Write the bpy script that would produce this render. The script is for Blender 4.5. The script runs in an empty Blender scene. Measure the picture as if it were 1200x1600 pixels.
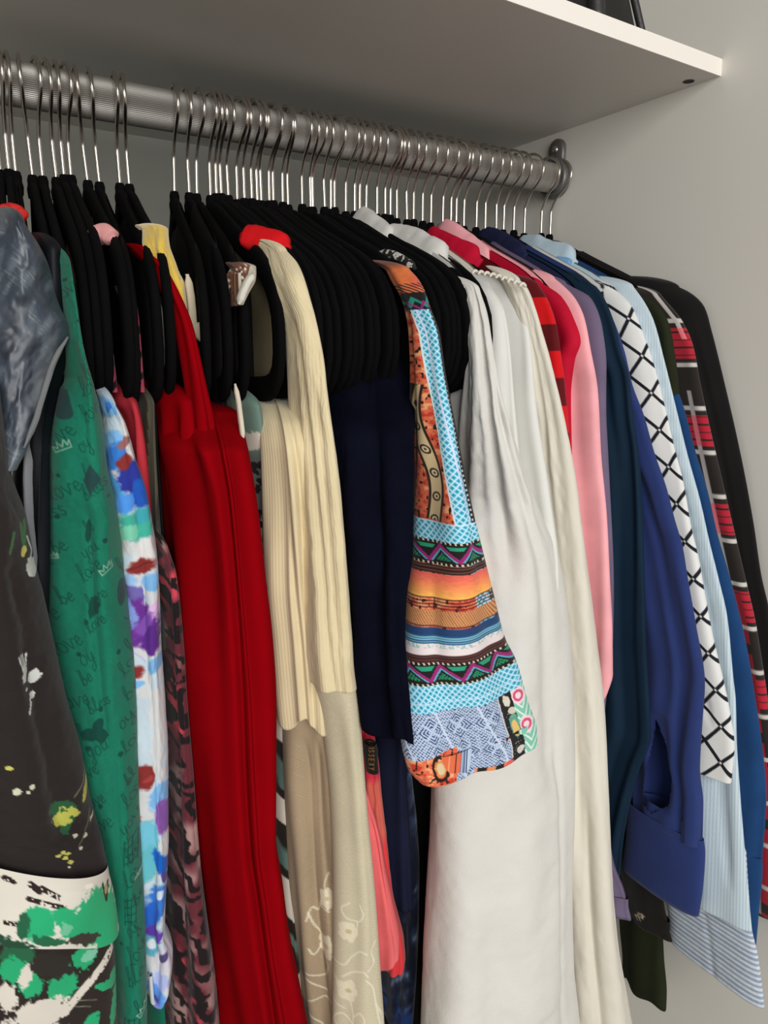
import bpy, math, random
import numpy as np

# ------------------------------------------------------------------ camera, world, light, exposure
S = bpy.context.scene
COL = S.collection
F_PX = 1200.0                                   # focal length for the 1200x1600 frame
ROD_H = 1.75                                    # height of the clothes rod's axis above the room floor
R = np.array([[0.84090349, -0.10400648, 0.53109694],     # rows: rod direction, depth, up, in camera axes (right, down, forward)
              [-0.54117385, -0.15527543, 0.82645049],
              [-0.0034899, -0.98238088, -0.18685724]])
CAM = np.array([-0.66874458, -0.68273833, -0.2109505])   # relative to the wall end of the rod

cd = bpy.data.cameras.new('camera')
cam = bpy.data.objects.new('camera', cd)
COL.objects.link(cam)
cd.sensor_fit = 'VERTICAL'
cd.sensor_height = 36.0
cd.lens = 36.0 * F_PX / 1600.0
cd.clip_start = 0.01
from mathutils import Matrix
cam.matrix_world = Matrix((
    (R[0, 0], -R[0, 1], -R[0, 2], CAM[0]),
    (R[1, 0], -R[1, 1], -R[1, 2], CAM[1]),
    (R[2, 0], -R[2, 1], -R[2, 2], CAM[2] + ROD_H),
    (0, 0, 0, 1)))
S.camera = cam

world = bpy.data.worlds.new('room_daylight')
S.world = world
world.use_nodes = True
wb = world.node_tree.nodes['Background']
wb.inputs[0].default_value = (0.93, 0.96, 1.0, 1)
wb.inputs[1].default_value = 0.38

ld = bpy.data.lights.new('window_light', 'AREA')
ld.shape = 'RECTANGLE'
ld.size = 1.5
ld.size_y = 1.5
ld.energy = 62
ld.color = (1.0, 0.985, 0.95)
lo = bpy.data.objects.new('window_light', ld)
COL.objects.link(lo)
lo.location = (-1.15, -2.6, 1.95)
lo.rotation_euler = (math.radians(84), 0, math.radians(-16))

S.view_settings.view_transform = 'Standard'
S.view_settings.look = 'None'
S.view_settings.gamma = 1
S.view_settings.use_curve_mapping = False
S.view_settings.exposure = 0.0

rng = np.random.default_rng(7)
random.seed(7)
WALL_X = 0.010
BACK_Y = 0.268


# ------------------------------------------------------------------ helpers
def unproj(u, v, x=None, y=None, z=None):
    """point of the place seen at (u, v), on the plane x=, y= or z= (rod coordinates)"""
    u = np.asarray(u, float); v = np.asarray(v, float)
    r = np.stack([(u - 600) / F_PX, (v - 800) / F_PX, np.ones_like(u)], -1)
    w = r @ R.T
    if y is not None: t = (y - CAM[1]) / w[..., 1]
    elif x is not None: t = (x - CAM[0]) / w[..., 0]
    else: t = (z - CAM[2]) / w[..., 2]
    return CAM + t[..., None] * w if np.ndim(t) else CAM + t * w


def lin(c):
    c = np.asarray(c, float) / 255.0
    return np.where(c <= 0.04045, c / 12.92, ((c + 0.055) / 1.055) ** 2.4)


def hash2(ix, iy, seed):
    n = (ix * 374761393 + iy * 668265263 + seed * 1442695041).astype(np.int64)
    n = (n ^ (n >> 13)) * 1274126177
    n = n ^ (n >> 16)
    return (n & 0xFFFF) / 65535.0


def vn(x, y, seed=0):
    """smooth value noise, 0..1"""
    x = np.asarray(x, float); y = np.asarray(y, float)
    ix = np.floor(x).astype(np.int64); iy = np.floor(y).astype(np.int64)
    fx = x - ix; fy = y - iy
    fx = fx * fx * (3 - 2 * fx); fy = fy * fy * (3 - 2 * fy)
    a = hash2(ix, iy, seed); b = hash2(ix + 1, iy, seed)
    c = hash2(ix, iy + 1, seed); d = hash2(ix + 1, iy + 1, seed)
    return (a * (1 - fx) + b * fx) * (1 - fy) + (c * (1 - fx) + d * fx) * fy


def fbm(x, y, seed=0):
    return 0.55 * vn(x, y, seed) + 0.3 * vn(2.1 * x, 2.1 * y, seed + 1) + 0.15 * vn(4.3 * x, 4.3 * y, seed + 2)


def pchip(xk, yk, x):
    """smooth monotone interpolation"""
    xk = np.asarray(xk, float); yk = np.asarray(yk, float)
    if len(xk) < 3: return np.interp(x, xk, yk)
    h = np.diff(xk); d = np.diff(yk) / h
    m = np.zeros_like(yk)
    m[0] = d[0]; m[-1] = d[-1]
    for i in range(1, len(yk) - 1):
        if d[i - 1] * d[i] > 0:
            w1 = 2 * h[i] + h[i - 1]; w2 = h[i] + 2 * h[i - 1]
            m[i] = (w1 + w2) / (w1 / d[i - 1] + w2 / d[i])
    i = np.clip(np.searchsorted(xk, x) - 1, 0, len(xk) - 2)
    t = (x - xk[i]) / h[i]
    return ((2 * t**3 - 3 * t**2 + 1) * yk[i] + (t**3 - 2 * t**2 + t) * h[i] * m[i]
            + (-2 * t**3 + 3 * t**2) * yk[i + 1] + (t**3 - t**2) * h[i] * m[i + 1])


MESH_N = 0


def raw_mesh(name, verts, quads, mat, cols=None, smooth=True, uv=None):
    me = bpy.data.meshes.new(name)
    verts = np.ascontiguousarray(verts, np.float32)
    quads = np.ascontiguousarray(quads, np.int32)
    k = quads.shape[1]
    me.vertices.add(len(verts)); me.vertices.foreach_set('co', verts.ravel())
    me.loops.add(quads.size); me.loops.foreach_set('vertex_index', quads.ravel())
    me.polygons.add(len(quads))
    me.polygons.foreach_set('loop_start', np.arange(0, quads.size, k, dtype=np.int32))
    me.polygons.foreach_set('use_smooth', np.full(len(quads), smooth, dtype=bool))
    if cols is not None:
        a = me.color_attributes.new('print', 'FLOAT_COLOR', 'POINT')
        c = np.ones((len(verts), 4), np.float32); c[:, :3] = cols
        a.data.foreach_set('color', c.ravel())
    if uv is not None:
        l = me.uv_layers.new(name='UVMap')
        l.data.foreach_set('uv', np.ascontiguousarray(uv[quads.ravel()], np.float32).ravel())
    me.update(calc_edges=True); me.validate()
    me.materials.append(mat)
    return me


def put(name, me, parent=None, loc=None):
    o = bpy.data.objects.new(name, me)
    COL.objects.link(o)
    if parent is not None: o.parent = parent
    if loc is not None: o.location = loc
    return o


def thing(name, label, cat, loc=(0, 0, 0), group=None):
    o = bpy.data.objects.new(name, None)
    o.empty_display_size = 0.02
    COL.objects.link(o)
    o.location = (loc[0], loc[1], loc[2] + ROD_H)
    o['label'] = label; o['category'] = cat
    if group: o['group'] = group
    return o


def tag(o, label, cat, group=None):
    o['label'] = label; o['category'] = cat
    if group: o['group'] = group
    return o


def local(P, root):
    """rod coordinates -> coordinates under an unrotated root"""
    off = np.array([0, 0, ROD_H])
    if root is not None: off = off - np.array(root.location)
    return np.asarray(P) + off


def grid_quads(m, n, closed=True, base=0):
    i = np.arange(m - 1)[:, None]; j = np.arange(n if closed else n - 1)[None, :]
    j2 = (j + 1) % n
    return (np.stack([i * n + j, i * n + j2, (i + 1) * n + j2, (i + 1) * n + j], -1).reshape(-1, 4) + base)


def box(name, a, b, mat, parent=None, bevel=0.0):
    """box between two corners (rod coordinates)"""
    a = np.array(a, float); b = np.array(b, float)
    p = np.array([[x, y, z] for z in (a[2], b[2]) for y in (a[1], b[1]) for x in (a[0], b[0])])
    q = [[0, 2, 3, 1], [4, 5, 7, 6], [0, 1, 5, 4], [2, 6, 7, 3], [0, 4, 6, 2], [1, 3, 7, 5]]
    me = raw_mesh(name, local(p, parent), q, mat, smooth=False)
    o = put(name, me, parent)
    if bevel:
        m = o.modifiers.new('edge', 'BEVEL'); m.width = bevel; m.segments = 2
    return o


def sweep(path, rad, n=10, flat=None, up=(0, 0, 1), cap=True):
    """tube along a path; flat=(across, along up) half sizes instead of a round section. Returns verts, quads"""
    path = np.asarray(path, float); m = len(path)
    t = np.gradient(path, axis=0); t /= np.linalg.norm(t, axis=1)[:, None] + 1e-12
    up = np.asarray(up, float)
    e1 = up - t * (t @ up)[:, None]
    bad = np.linalg.norm(e1, axis=1) < 1e-3
    e1[bad] = np.array([1.0, 0, 0])
    e1 /= np.linalg.norm(e1, axis=1)[:, None]
    e2 = np.cross(t, e1)
    th = np.arange(n) / n * 2 * np.pi
    if flat is None:
        ra = np.broadcast_to(np.asarray(rad, float), (m,)); rb = ra
        c, s = np.cos(th), np.sin(th)
    else:
        ra = np.broadcast_to(np.asarray(flat[0], float), (m,)); rb = np.broadcast_to(np.asarray(flat[1], float), (m,))
        c = np.sign(np.cos(th)) * np.abs(np.cos(th)) ** 0.6; s = np.sign(np.sin(th)) * np.abs(np.sin(th)) ** 0.6
    V = path[:, None, :] + e2[:, None, :] * (ra[:, None] * c)[..., None] + e1[:, None, :] * (rb[:, None] * s)[..., None]
    V = V.reshape(-1, 3)
    Q = grid_quads(m, n)
    if cap:
        V = np.concatenate([V, path[:1], path[-1:]])
        a = m * n
        q0 = [[a, (j + 1) % n, j, j] for j in range(n)]
        b = (m - 1) * n
        q1 = [[a + 1, b + j, b + (j + 1) % n, b + (j + 1) % n] for j in range(n)]
        # triangles written as quads are not allowed: fan them two by two
        q0 = [[a, (2 * j + 2) % n, 2 * j + 1, 2 * j] for j in range(n // 2)]
        q1 = [[a + 1, b + 2 * j, b + 2 * j + 1, b + (2 * j + 2) % n] for j in range(n // 2)]
        Q = np.concatenate([Q, q0, q1])
    return V, Q


def smooth_path(pts, n=40):
    pts = np.asarray(pts, float)
    d = np.concatenate([[0], np.cumsum(np.linalg.norm(np.diff(pts, axis=0), axis=1))])
    s = np.linspace(0, d[-1], n)
    out = np.stack([pchip(d, pts[:, k], s) for k in range(pts.shape[1])], -1)
    return out


# ------------------------------------------------------------------ materials
MATS = {}


def base_mat(name):
    m = bpy.data.materials.new(name)
    m.use_nodes = True
    return m, m.node_tree, m.node_tree.nodes['Principled BSDF']


def cloth(name, rgb=None, rough=0.85, sheen=0.0, weave=1400.0, bump=0.12, var=0.10, rib=None, alpha=None, spec=0.12):
    """woven fabric: own colour (or the mesh's print), slight mottling, fine weave relief, optional ribs"""
    if name in MATS: return MATS[name]
    m, nt, b = base_mat(name)
    N, L = nt.nodes, nt.links
    b.inputs['Roughness'].default_value = rough
    b.inputs['Specular IOR Level'].default_value = spec
    b.inputs['Sheen Weight'].default_value = sheen
    b.inputs['Sheen Roughness'].default_value = 0.5
    tc = N.new('ShaderNodeTexCoord')
    no = N.new('ShaderNodeTexNoise'); no.inputs['Scale'].default_value = 28; no.inputs['Detail'].default_value = 4
    L.new(tc.outputs['Object'], no.inputs['Vector'])
    mr = N.new('ShaderNodeMapRange')
    mr.inputs['From Min'].default_value = 0.3; mr.inputs['From Max'].default_value = 0.7
    mr.inputs['To Min'].default_value = 1 - var; mr.inputs['To Max'].default_value = 1 + var
    L.new(no.outputs['Fac'], mr.inputs['Value'])
    vm = N.new('ShaderNodeVectorMath'); vm.operation = 'SCALE'
    if rgb is None:
        at = N.new('ShaderNodeAttribute'); at.attribute_name = 'print'
        L.new(at.outputs['Color'], vm.inputs[0])
    else:
        c = N.new('ShaderNodeRGB'); c.outputs[0].default_value = (*lin(rgb), 1)
        L.new(c.outputs[0], vm.inputs[0])
    L.new(mr.outputs['Result'], vm.inputs['Scale'])
    L.new(vm.outputs['Vector'], b.inputs['Base Color'])
    w = N.new('ShaderNodeTexNoise'); w.inputs['Scale'].default_value = weave; w.inputs['Detail'].default_value = 1
    L.new(tc.outputs['Object'], w.inputs['Vector'])
    bp = N.new('ShaderNodeBump'); bp.inputs['Strength'].default_value = bump; bp.inputs['Distance'].default_value = 0.001
    L.new(w.outputs['Fac'], bp.inputs['Height'])
    if rib:
        uv = N.new('ShaderNodeUVMap'); uv.uv_map = 'UVMap'
        wv = N.new('ShaderNodeTexWave'); wv.wave_type = 'BANDS'; wv.bands_direction = 'X'
        wv.inputs['Scale'].default_value = rib; wv.inputs['Distortion'].default_value = 1.2; wv.inputs['Detail Scale'].default_value = 0.6
        L.new(uv.outputs['UV'], wv.inputs['Vector'])
        b2 = N.new('ShaderNodeBump'); b2.inputs['Strength'].default_value = 0.2; b2.inputs['Distance'].default_value = 0.0008
        L.new(wv.outputs['Fac'], b2.inputs['Height']); L.new(bp.outputs['Normal'], b2.inputs['Normal'])
        L.new(b2.outputs['Normal'], b.inputs['Normal'])
    else:
        L.new(bp.outputs['Normal'], b.inputs['Normal'])
    if alpha is not None:
        b.inputs['Alpha'].default_value = alpha
    MATS[name] = m
    return m


def paint(name, rgb, rough=0.55, var=0.03, scale=6.0, metal=0.0, bump=0.0):
    if name in MATS: return MATS[name]
    m, nt, b = base_mat(name)
    N, L = nt.nodes, nt.links
    b.inputs['Roughness'].default_value = rough
    b.inputs['Metallic'].default_value = metal
    tc = N.new('ShaderNodeTexCoord')
    no = N.new('ShaderNodeTexNoise'); no.inputs['Scale'].default_value = scale; no.inputs['Detail'].default_value = 6
    L.new(tc.outputs['Object'], no.inputs['Vector'])
    mr = N.new('ShaderNodeMapRange')
    mr.inputs['To Min'].default_value = 1 - var; mr.inputs['To Max'].default_value = 1 + var
    L.new(no.outputs['Fac'], mr.inputs['Value'])
    vm = N.new('ShaderNodeVectorMath'); vm.operation = 'SCALE'
    vm.inputs[0].default_value = tuple(lin(rgb))
    L.new(mr.outputs['Result'], vm.inputs['Scale'])
    L.new(vm.outputs['Vector'], b.inputs['Base Color'])
    if bump:
        bp = N.new('ShaderNodeBump'); bp.inputs['Strength'].default_value = bump; bp.inputs['Distance'].default_value = 0.001
        n2 = N.new('ShaderNodeTexNoise'); n2.inputs['Scale'].default_value = 500
        L.new(tc.outputs['Object'], n2.inputs['Vector']); L.new(n2.outputs['Fac'], bp.inputs['Height'])
        L.new(bp.outputs['Normal'], b.inputs['Normal'])
    MATS[name] = m
    return m



def two_tone(name, c1, c2, scale):
    """blotchy two-colour print"""
    m, nt, b = base_mat(name)
    N, L = nt.nodes, nt.links
    b.inputs['Roughness'].default_value = 0.85
    tc = N.new('ShaderNodeTexCoord'); no = N.new('ShaderNodeTexNoise')
    no.inputs['Scale'].default_value = scale; no.inputs['Detail'].default_value = 2
    L.new(tc.outputs['Object'], no.inputs['Vector'])
    cr = N.new('ShaderNodeValToRGB'); cr.color_ramp.interpolation = 'CONSTANT'
    cr.color_ramp.elements[0].color = (*lin(c1), 1); cr.color_ramp.elements[1].color = (*lin(c2), 1)
    cr.color_ramp.elements[1].position = 0.52
    L.new(no.outputs['Fac'], cr.inputs['Fac']); L.new(cr.outputs['Color'], b.inputs['Base Color'])
    MATS[name] = m
    return m


M_WALL = paint('wall_laminate', (222, 219, 211), 0.6, 0.02, 3)
M_SHELF = paint('shelf_laminate', (206, 203, 197), 0.5, 0.025, 8)
M_EDGE = paint('shelf_edge_band', (236, 230, 222), 0.45, 0.01)
M_BACK = paint('back_panel', (176, 176, 168), 0.7, 0.03, 3)
M_FLOOR = paint('room_floor', (150, 132, 112), 0.5, 0.1, 4)
M_ROD = paint('brushed_rod_metal', (176, 172, 166), 0.48, 0.05, 40, metal=0.85)
M_CHROME = paint('hook_chrome', (215, 208, 200), 0.22, 0.03, 20, metal=1.0)
M_FLANGE = paint('flange_metal', (120, 118, 116), 0.45, 0.05, 30, metal=0.6)
M_VELVET = cloth('black_velvet', (10, 9, 10), 0.97, 0.0, 1800, 0.3, 0.15, spec=0.08)
M_HOLE = paint('dowel_hole_shade', (40, 34, 30), 0.8)
M_BAG = paint('bag_dark_leather', (15, 11, 11), 0.5, 0.2, 30, bump=0.3)
M_BAGTRIM = paint('bag_grey_trim', (38, 36, 36), 0.5, 0.1, 30, bump=0.3)



# ------------------------------------------------------------------ the setting
def struct(o, label):
    o['kind'] = 'structure'; o['label'] = label
    return o


Zf = -ROD_H
struct(box('floor', (-3.5, -4.5, Zf - 0.03), (2.5, BACK_Y + 0.02, Zf), M_FLOOR), 'wooden room floor below the wardrobe')
struct(box('wall_right', (WALL_X, -0.55, Zf), (WALL_X + 0.02, BACK_Y, 0.72), M_WALL, bevel=0.001), 'pale grey laminate side wall of the wardrobe')
struct(box('wall_left', (-0.99, -0.74, Zf), (-0.97, BACK_Y, 0.72), M_WALL, bevel=0.001), 'pale grey laminate side wall, unseen, moved in and deepened to shade the left')  # unseen wall, brought nearer and reaching forward to darken the left side
struct(box('wall_back', (-1.18, BACK_Y, Zf), (WALL_X + 0.02, BACK_Y + 0.012, 0.72), M_BACK), 'grey back panel behind the clothes')
struct(box('ceiling', (-1.18, -0.55, 0.72), (WALL_X + 0.02, BACK_Y, 0.74), M_WALL), 'top board of the wardrobe')
struct(box('trim_1', (-1.16, -0.50, Zf), (WALL_X, BACK_Y, Zf + 0.09), M_WALL), 'base board of the wardrobe')

# shelf above the rod: its front edge runs through two points seen on it
c0 = unproj(1126.7, 119, x=WALL_X)
ZS = c0[2]
c1 = unproj(791, 0, z=ZS)
dirv = (c1 - c0) / (c1[0] - c0[0])
cl = c0 + dirv * (-1.16 - c0[0])
TH = 0.0145
shelf = thing('wardrobe_shelf', 'white laminate shelf board above the clothes rod', 'shelf', (-0.5, 0.0, ZS))
back = BACK_Y
v = []
for z in (ZS, ZS + TH):
    v += [(c0[0], c0[1] + 0.0012, z), (cl[0], cl[1] + 0.0012, z), (cl[0], back, z), (c0[0], back, z)]
q = [[0, 1, 2, 3], [7, 6, 5, 4], [0, 4, 5, 1], [1, 5, 6, 2], [2, 6, 7, 3], [3, 7, 4, 0]]
put('board', raw_mesh('board', local(v, shelf), q, M_SHELF, smooth=False), shelf)
v = []
for z in (ZS, ZS + TH):
    v += [(c0[0], c0[1], z), (cl[0], cl[1], z), (cl[0], cl[1] + 0.0012, z), (c0[0], c0[1] + 0.0012, z)]
o = put('edge_band', raw_mesh('edge_band', local(v, shelf), q, M_EDGE, smooth=False), shelf)
o['label'] = 'bright white front edge band'
# dowel hole: a flat dark disc on the underside, the hole's shade put into its colour
hc = unproj(1076, 127, z=ZS)
th = np.arange(20) / 20 * 2 * np.pi
ring = lambda r, z: np.stack([hc[0] + r * np.cos(th), hc[1] + r * np.sin(th), np.full(20, z)], -1)
V = np.concatenate([ring(0.0052, ZS - 0.0004), ring(0.0046, ZS - 0.0006), ring(0.0040, ZS - 0.0002), ring(0.0005, ZS - 0.0002)])
o = put('dowel_hole', raw_mesh('dowel_hole', local(V, shelf), grid_quads(4, 20), M_HOLE), shelf)
o['label'] = 'small dark screw hole near the wall'

# rod: finely ribbed metal tube with its cup on the wall
rod = thing('clothes_rod', 'ribbed silver metal clothes rod below the shelf', 'rod', (-0.57, 0, 0))
n = 144
th = np.arange(n) / n * 2 * np.pi
rr = 0.0160 - 0.00042 * (np.arange(n) % 2)
xs = np.linspace(-1.16, WALL_X - 0.002, 60)
V = np.stack([np.repeat(xs, n), np.tile(rr * np.cos(th), 60), np.tile(rr * np.sin(th), 60)], -1)
put('tube', raw_mesh('tube', local(V, rod), grid_quads(60, n), M_ROD, smooth=False), rod)


def lathe_x(prof, n=40):
    """profile (x, radius) turned about the rod axis"""
    th = np.arange(n) / n * 2 * np.pi
    V = np.concatenate([np.stack([np.full(n, x), r * np.cos(th), r * np.sin(th)], -1) for x, r in prof])
    return V, grid_quads(len(prof), n)


V, Q = lathe_x([(WALL_X - 0.001, 0.0215), (WALL_X - 0.010, 0.0215), (WALL_X - 0.0115, 0.0205), (WALL_X - 0.0115, 0.0168), (WALL_X - 0.003, 0.0166)])
put('wall_cup', raw_mesh('wall_cup', local(V, rod), Q, M_FLANGE), rod)
# tab of the cup above the rod, with its screw
a = np.linspace(0, np.pi, 14)
out = np.concatenate([np.stack([0.0115 * np.cos(a), 0.031 + 0.0115 * np.sin(a)], -1), [[-0.0115, 0.010]], [[0.0115, 0.010]]])
k = len(out)
V = np.concatenate([np.stack([np.full(k, WALL_X - t), out[:, 0] * s, 0.024 + (out[:, 1] - 0.024) * s], -1) for t, s in ((0.0005, 1), (0.0045, 1), (0.006, 0.9), (0.006, 0.05))])
tab = put('screw_tab', raw_mesh('screw_tab', local(V, rod), grid_quads(4, k), M_FLANGE), rod)
V, Q = lathe_x([(WALL_X - 0.006, 0.0042), (WALL_X - 0.0078, 0.0038), (WALL_X - 0.0082, 0.0004)], 16)
put('screw', raw_mesh('screw', local(V + [0, 0, 0.031], rod), Q, M_CHROME), tab)

# ------------------------------------------------------------------ velvet hangers
ARM = [(0.0, -0.0775), (0.022, -0.0825), (0.05, -0.094), (0.08, -0.107), (0.11, -0.119), (0.14, -0.131), (0.165, -0.143), (0.185, -0.159), (0.1955, -0.180)]
LOOP = ARM + [(0.1965, -0.198), (0.192, -0.213), (0.180, -0.2225), (0.162, -0.226), (0.12, -0.227), (0.06, -0.227), (0.0, -0.227)]


def arm_z(s):
    """height of the top of the hanger arm at a distance s from its middle"""
    a = np.array(ARM)
    return np.interp(np.abs(s), a[:, 0], a[:, 1]) + 0.009


half = smooth_path(LOOP, 34)
loop = np.concatenate([half, half[::-1][1:-1] * [-1, 1]])            # closed: front arm, bar, rear arm
P3 = np.stack([np.zeros(len(loop)), -loop[:, 0], loop[:, 1]], -1)
nL = len(P3)
t = np.roll(P3, -1, 0) - np.roll(P3, 1, 0); t /= np.linalg.norm(t, axis=1)[:, None]
nrm = np.cross(t, np.array([1.0, 0, 0]))
sec = [(-0.0012, 0.0092), (0.0012, 0.0092), (0.0026, 0.0072), (0.0026, -0.0072), (0.0012, -0.0092), (-0.0012, -0.0092), (-0.0026, -0.0072), (-0.0026, 0.0072)]
V = np.concatenate([(P3[:, None, :] + np.array([[x, 0, 0] for x, _ in sec])[None] + nrm[:, None, :] * np.array([h for _, h in sec])[None, :, None])]).reshape(-1, 3)
ii = np.arange(nL)[:, None]; jj = np.arange(8)[None]
Q = np.stack([ii * 8 + jj, ii * 8 + (jj + 1) % 8, (ii + 1) % nL * 8 + (jj + 1) % 8, (ii + 1) % nL * 8 + jj], -1).reshape(-1, 4)
ME_FRAME = raw_mesh('velvet_frame', V, Q, M_VELVET)
th = np.arange(12) / 12 * 2 * np.pi
prof = [(0.0015, -0.0625), (0.0046, -0.0632), (0.0058, -0.0665), (0.0056, -0.070), (0.0068, -0.074), (0.0060, -0.080)]
V = np.concatenate([np.stack([0.72 * r * np.cos(th), r * np.sin(th), np.full(12, z)], -1) for r, z in prof])
ME_NECK = raw_mesh('neck_cap', V, grid_quads(len(prof), 12), M_VELVET)
a = np.radians(np.linspace(-32, 205, 30))
arc = np.stack([-0.0045 - 0.0225 * np.cos(a) * (0.9 + 0.1 * np.cos(a)), 0.0006 + 0.0180 * np.sin(a)], -1)
hp = np.concatenate([[[0, -0.070], [0, -0.052], [0, -0.038], [-0.0018, -0.0335], [-0.008, -0.0225]], arc])
hp = smooth_path(hp, 56)
V, Q = sweep(np.stack([np.zeros(len(hp)), hp[:, 0], hp[:, 1]], -1), 0.00155, 8, up=(1, 0, 0))
ME_HOOK = raw_mesh('hook', V, Q, M_CHROME)

NECKS = [0.5, 14.3, 25, 51, 66.7, 88.3, 100.7, 111.7, 137.3, 155.7, 187.7, 202.3, 272.5, 295.8, 307.5, 328.8, 338, 346, 357, 370.5, 381.8, 393.5,
         402, 408.4, 420.6, 427, 441.6, 450, 472, 485, 488.7, 507.5, 516.6, 522.5, 540, 554, 561.5, 571.8, 589, 601.6, 609.8, 620, 635.5, 646,
         660, 673, 691.5, 704, 712.7, 724.4, 744, 758, 775, 786.4, 802.3, 819, 845, 859]
# sideways lean of each stem in the photo (pixels over its length)
LEAN = [3, 10, 10, 23, 12, 25, 15, 12, 34, 25, 13, 15, -8, 10, -8, 3, 0, 10, 14, 1, 5, 7, 8, 11, 2, 2, 0, 6, 2, 5, 3, 19, -1, -1, -3, -1, -7, -6, 3, 2, 0, 7,
        18, 3, 2, -2, -3, -4, 5, -2, -2, 8, 12, -3, 3, 0, -3, -5]


def neck_x(u):
    lo_, hi_ = -1.0, 0.4
    for _ in range(40):
        m_ = (lo_ + hi_) / 2
        c = (np.array([m_, 0, -0.066]) - CAM) @ R
        if 600 + F_PX * c[0] / c[2] < u: lo_ = m_
        else: hi_ = m_
    return lo_


HX = np.array([neck_x(u) for u in NECKS])
HYAW = np.array([math.radians(-8.0) if i <= 11 else math.radians(-6.3 * (57 - i) / 45.0) for i in range(58)])
for i_, d_ in ((9, 9.5), (10, 10.0), (11, 10.0), (12, 14), (13, 13.5), (14, 12), (15, 8.5), (34, 5.2), (35, 5.4), (36, 5.6), (37, 5.8), (38, 6.0)): HYAW[i_] = -math.radians(d_)
HTILT = np.array([math.atan((LEAN[i] - 5) / 260.0) * (1 if i < 40 else 0.8) for i in range(58)])
WORDS = ['', 'first', 'second', 'third', 'fourth', 'fifth', 'sixth', 'seventh', 'eighth', 'ninth', 'tenth', 'eleventh', 'twelfth', 'thirteenth',
         'fourteenth', 'fifteenth', 'sixteenth', 'seventeenth', 'eighteenth', 'nineteenth', 'twentieth', 'twenty-first', 'twenty-second', 'twenty-third',
         'twenty-fourth', 'twenty-fifth', 'twenty-sixth', 'twenty-seventh']
for i in range(58):
    if i <= 11:
        k = 12 - i
        lab = f'black velvet hanger with silver hook, {WORDS[k]} to the left of the bare stretch of rod'
        if k == 1: lab = 'black velvet hanger with silver hook, just left of the bare stretch of rod'
    elif i <= 38:
        k = i - 11
        lab = f'black velvet hanger with silver hook, {WORDS[k]} to the right of the bare stretch of rod'
        if k == 1: lab = 'black velvet hanger with silver hook, just right of the bare stretch of rod'
    else:
        k = 58 - i
        lab = f'black velvet hanger with silver hook, {WORDS[k]} counted from the wall end of the rod'
        if k == 1: lab = 'black velvet hanger with silver hook nearest the side wall on the rod'
    h = thing('clothes_hanger', lab, 'hanger', (HX[i], 0, 0), 'velvet hangers on the rod')
    # stem leans about the top of the hook; neck stays where it is seen
    h.rotation_euler = (0, 0, HYAW[i])
    zj = random.uniform(-0.0015, 0.002)
    fr = put('velvet_frame', ME_FRAME, h, (0, 0, zj)); put('neck_cap', ME_NECK, fr)
    if i >= 39: fr.scale = (1, 0.74 if i <= 43 else 0.84, 1)         # the shirts hang on the narrower hangers
    hk = put('hook', ME_HOOK, h)
    if i > 0: fr.rotation_euler = (random.uniform(-0.012, 0.012), 0, 0)
    hk.location = (0.066 * math.tan(HTILT[i]) * -0.55, 0, 0)
    hk.rotation_euler = (0, -HTILT[i] * 0.55, random.uniform(-0.12, 0.12) - HYAW[i] * 0.5)


# ------------------------------------------------------------------ cloth builders
def slab(name, hi, hem, mat, parent, S=0.185, T=0.0062, yaw=None, neck=0.045, dx=0.0, s_front=None, full=False):
    """the hanging body of a garment: a thin closed shell draped over hanger hi down to height hem"""
    ns, nr = 30, 26
    sc = 1.0 if hi < 39 else 0.76 if hi <= 43 else 0.85
    S = S * (1.0 if hi < 39 else 0.8 if hi <= 43 else 0.9)
    sf = S if s_front is None else s_front
    s = np.linspace(-S, sf, ns)
    ss = np.concatenate([s, s[::-1]])
    sg = np.concatenate([-np.ones(ns), np.ones(ns)])
    top = arm_z(ss / sc) + (0.0035 if hi >= 37 or full else -0.030)
    dip = np.clip(1 - np.abs(ss) / neck, 0, 1)
    top = top - 0.03 * dip ** 0.5
    r = np.linspace(0, 1, nr) ** 1.5
    z = top[None] * (1 - r[:, None]) + hem * r[:, None]
    d = np.clip((top[None] - z) / 0.022, 0, 1)
    edge = np.sqrt(np.clip(1 - np.clip((np.abs(ss) / max(S, sf)), 0, 1) ** 6, 0, 1))
    t = T * (0.25 + 0.75 * np.sqrt(d)) * (0.12 + 0.88 * edge)[None]
    wob = 0.0012 * np.sin(ss[None] * 55 + z * 9 + hi) * np.clip((top[None] - z) / 0.2, 0, 1)
    yw = HYAW[hi] if yaw is None else yaw
    lx = sg[None] * t + wob + dx
    ly = np.broadcast_to(-ss[None], z.shape)
    x = HX[hi] + lx * math.cos(yw) - ly * math.sin(yw)
    y = lx * math.sin(yw) + ly * math.cos(yw)
    x = np.minimum(x, WALL_X - 0.0015)
    V = np.stack([x, y, z], -1).reshape(-1, 3)
    Q = grid_quads(nr, 2 * ns)
    return put(name, raw_mesh(name, local(V, parent), Q, mat), parent)


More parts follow.
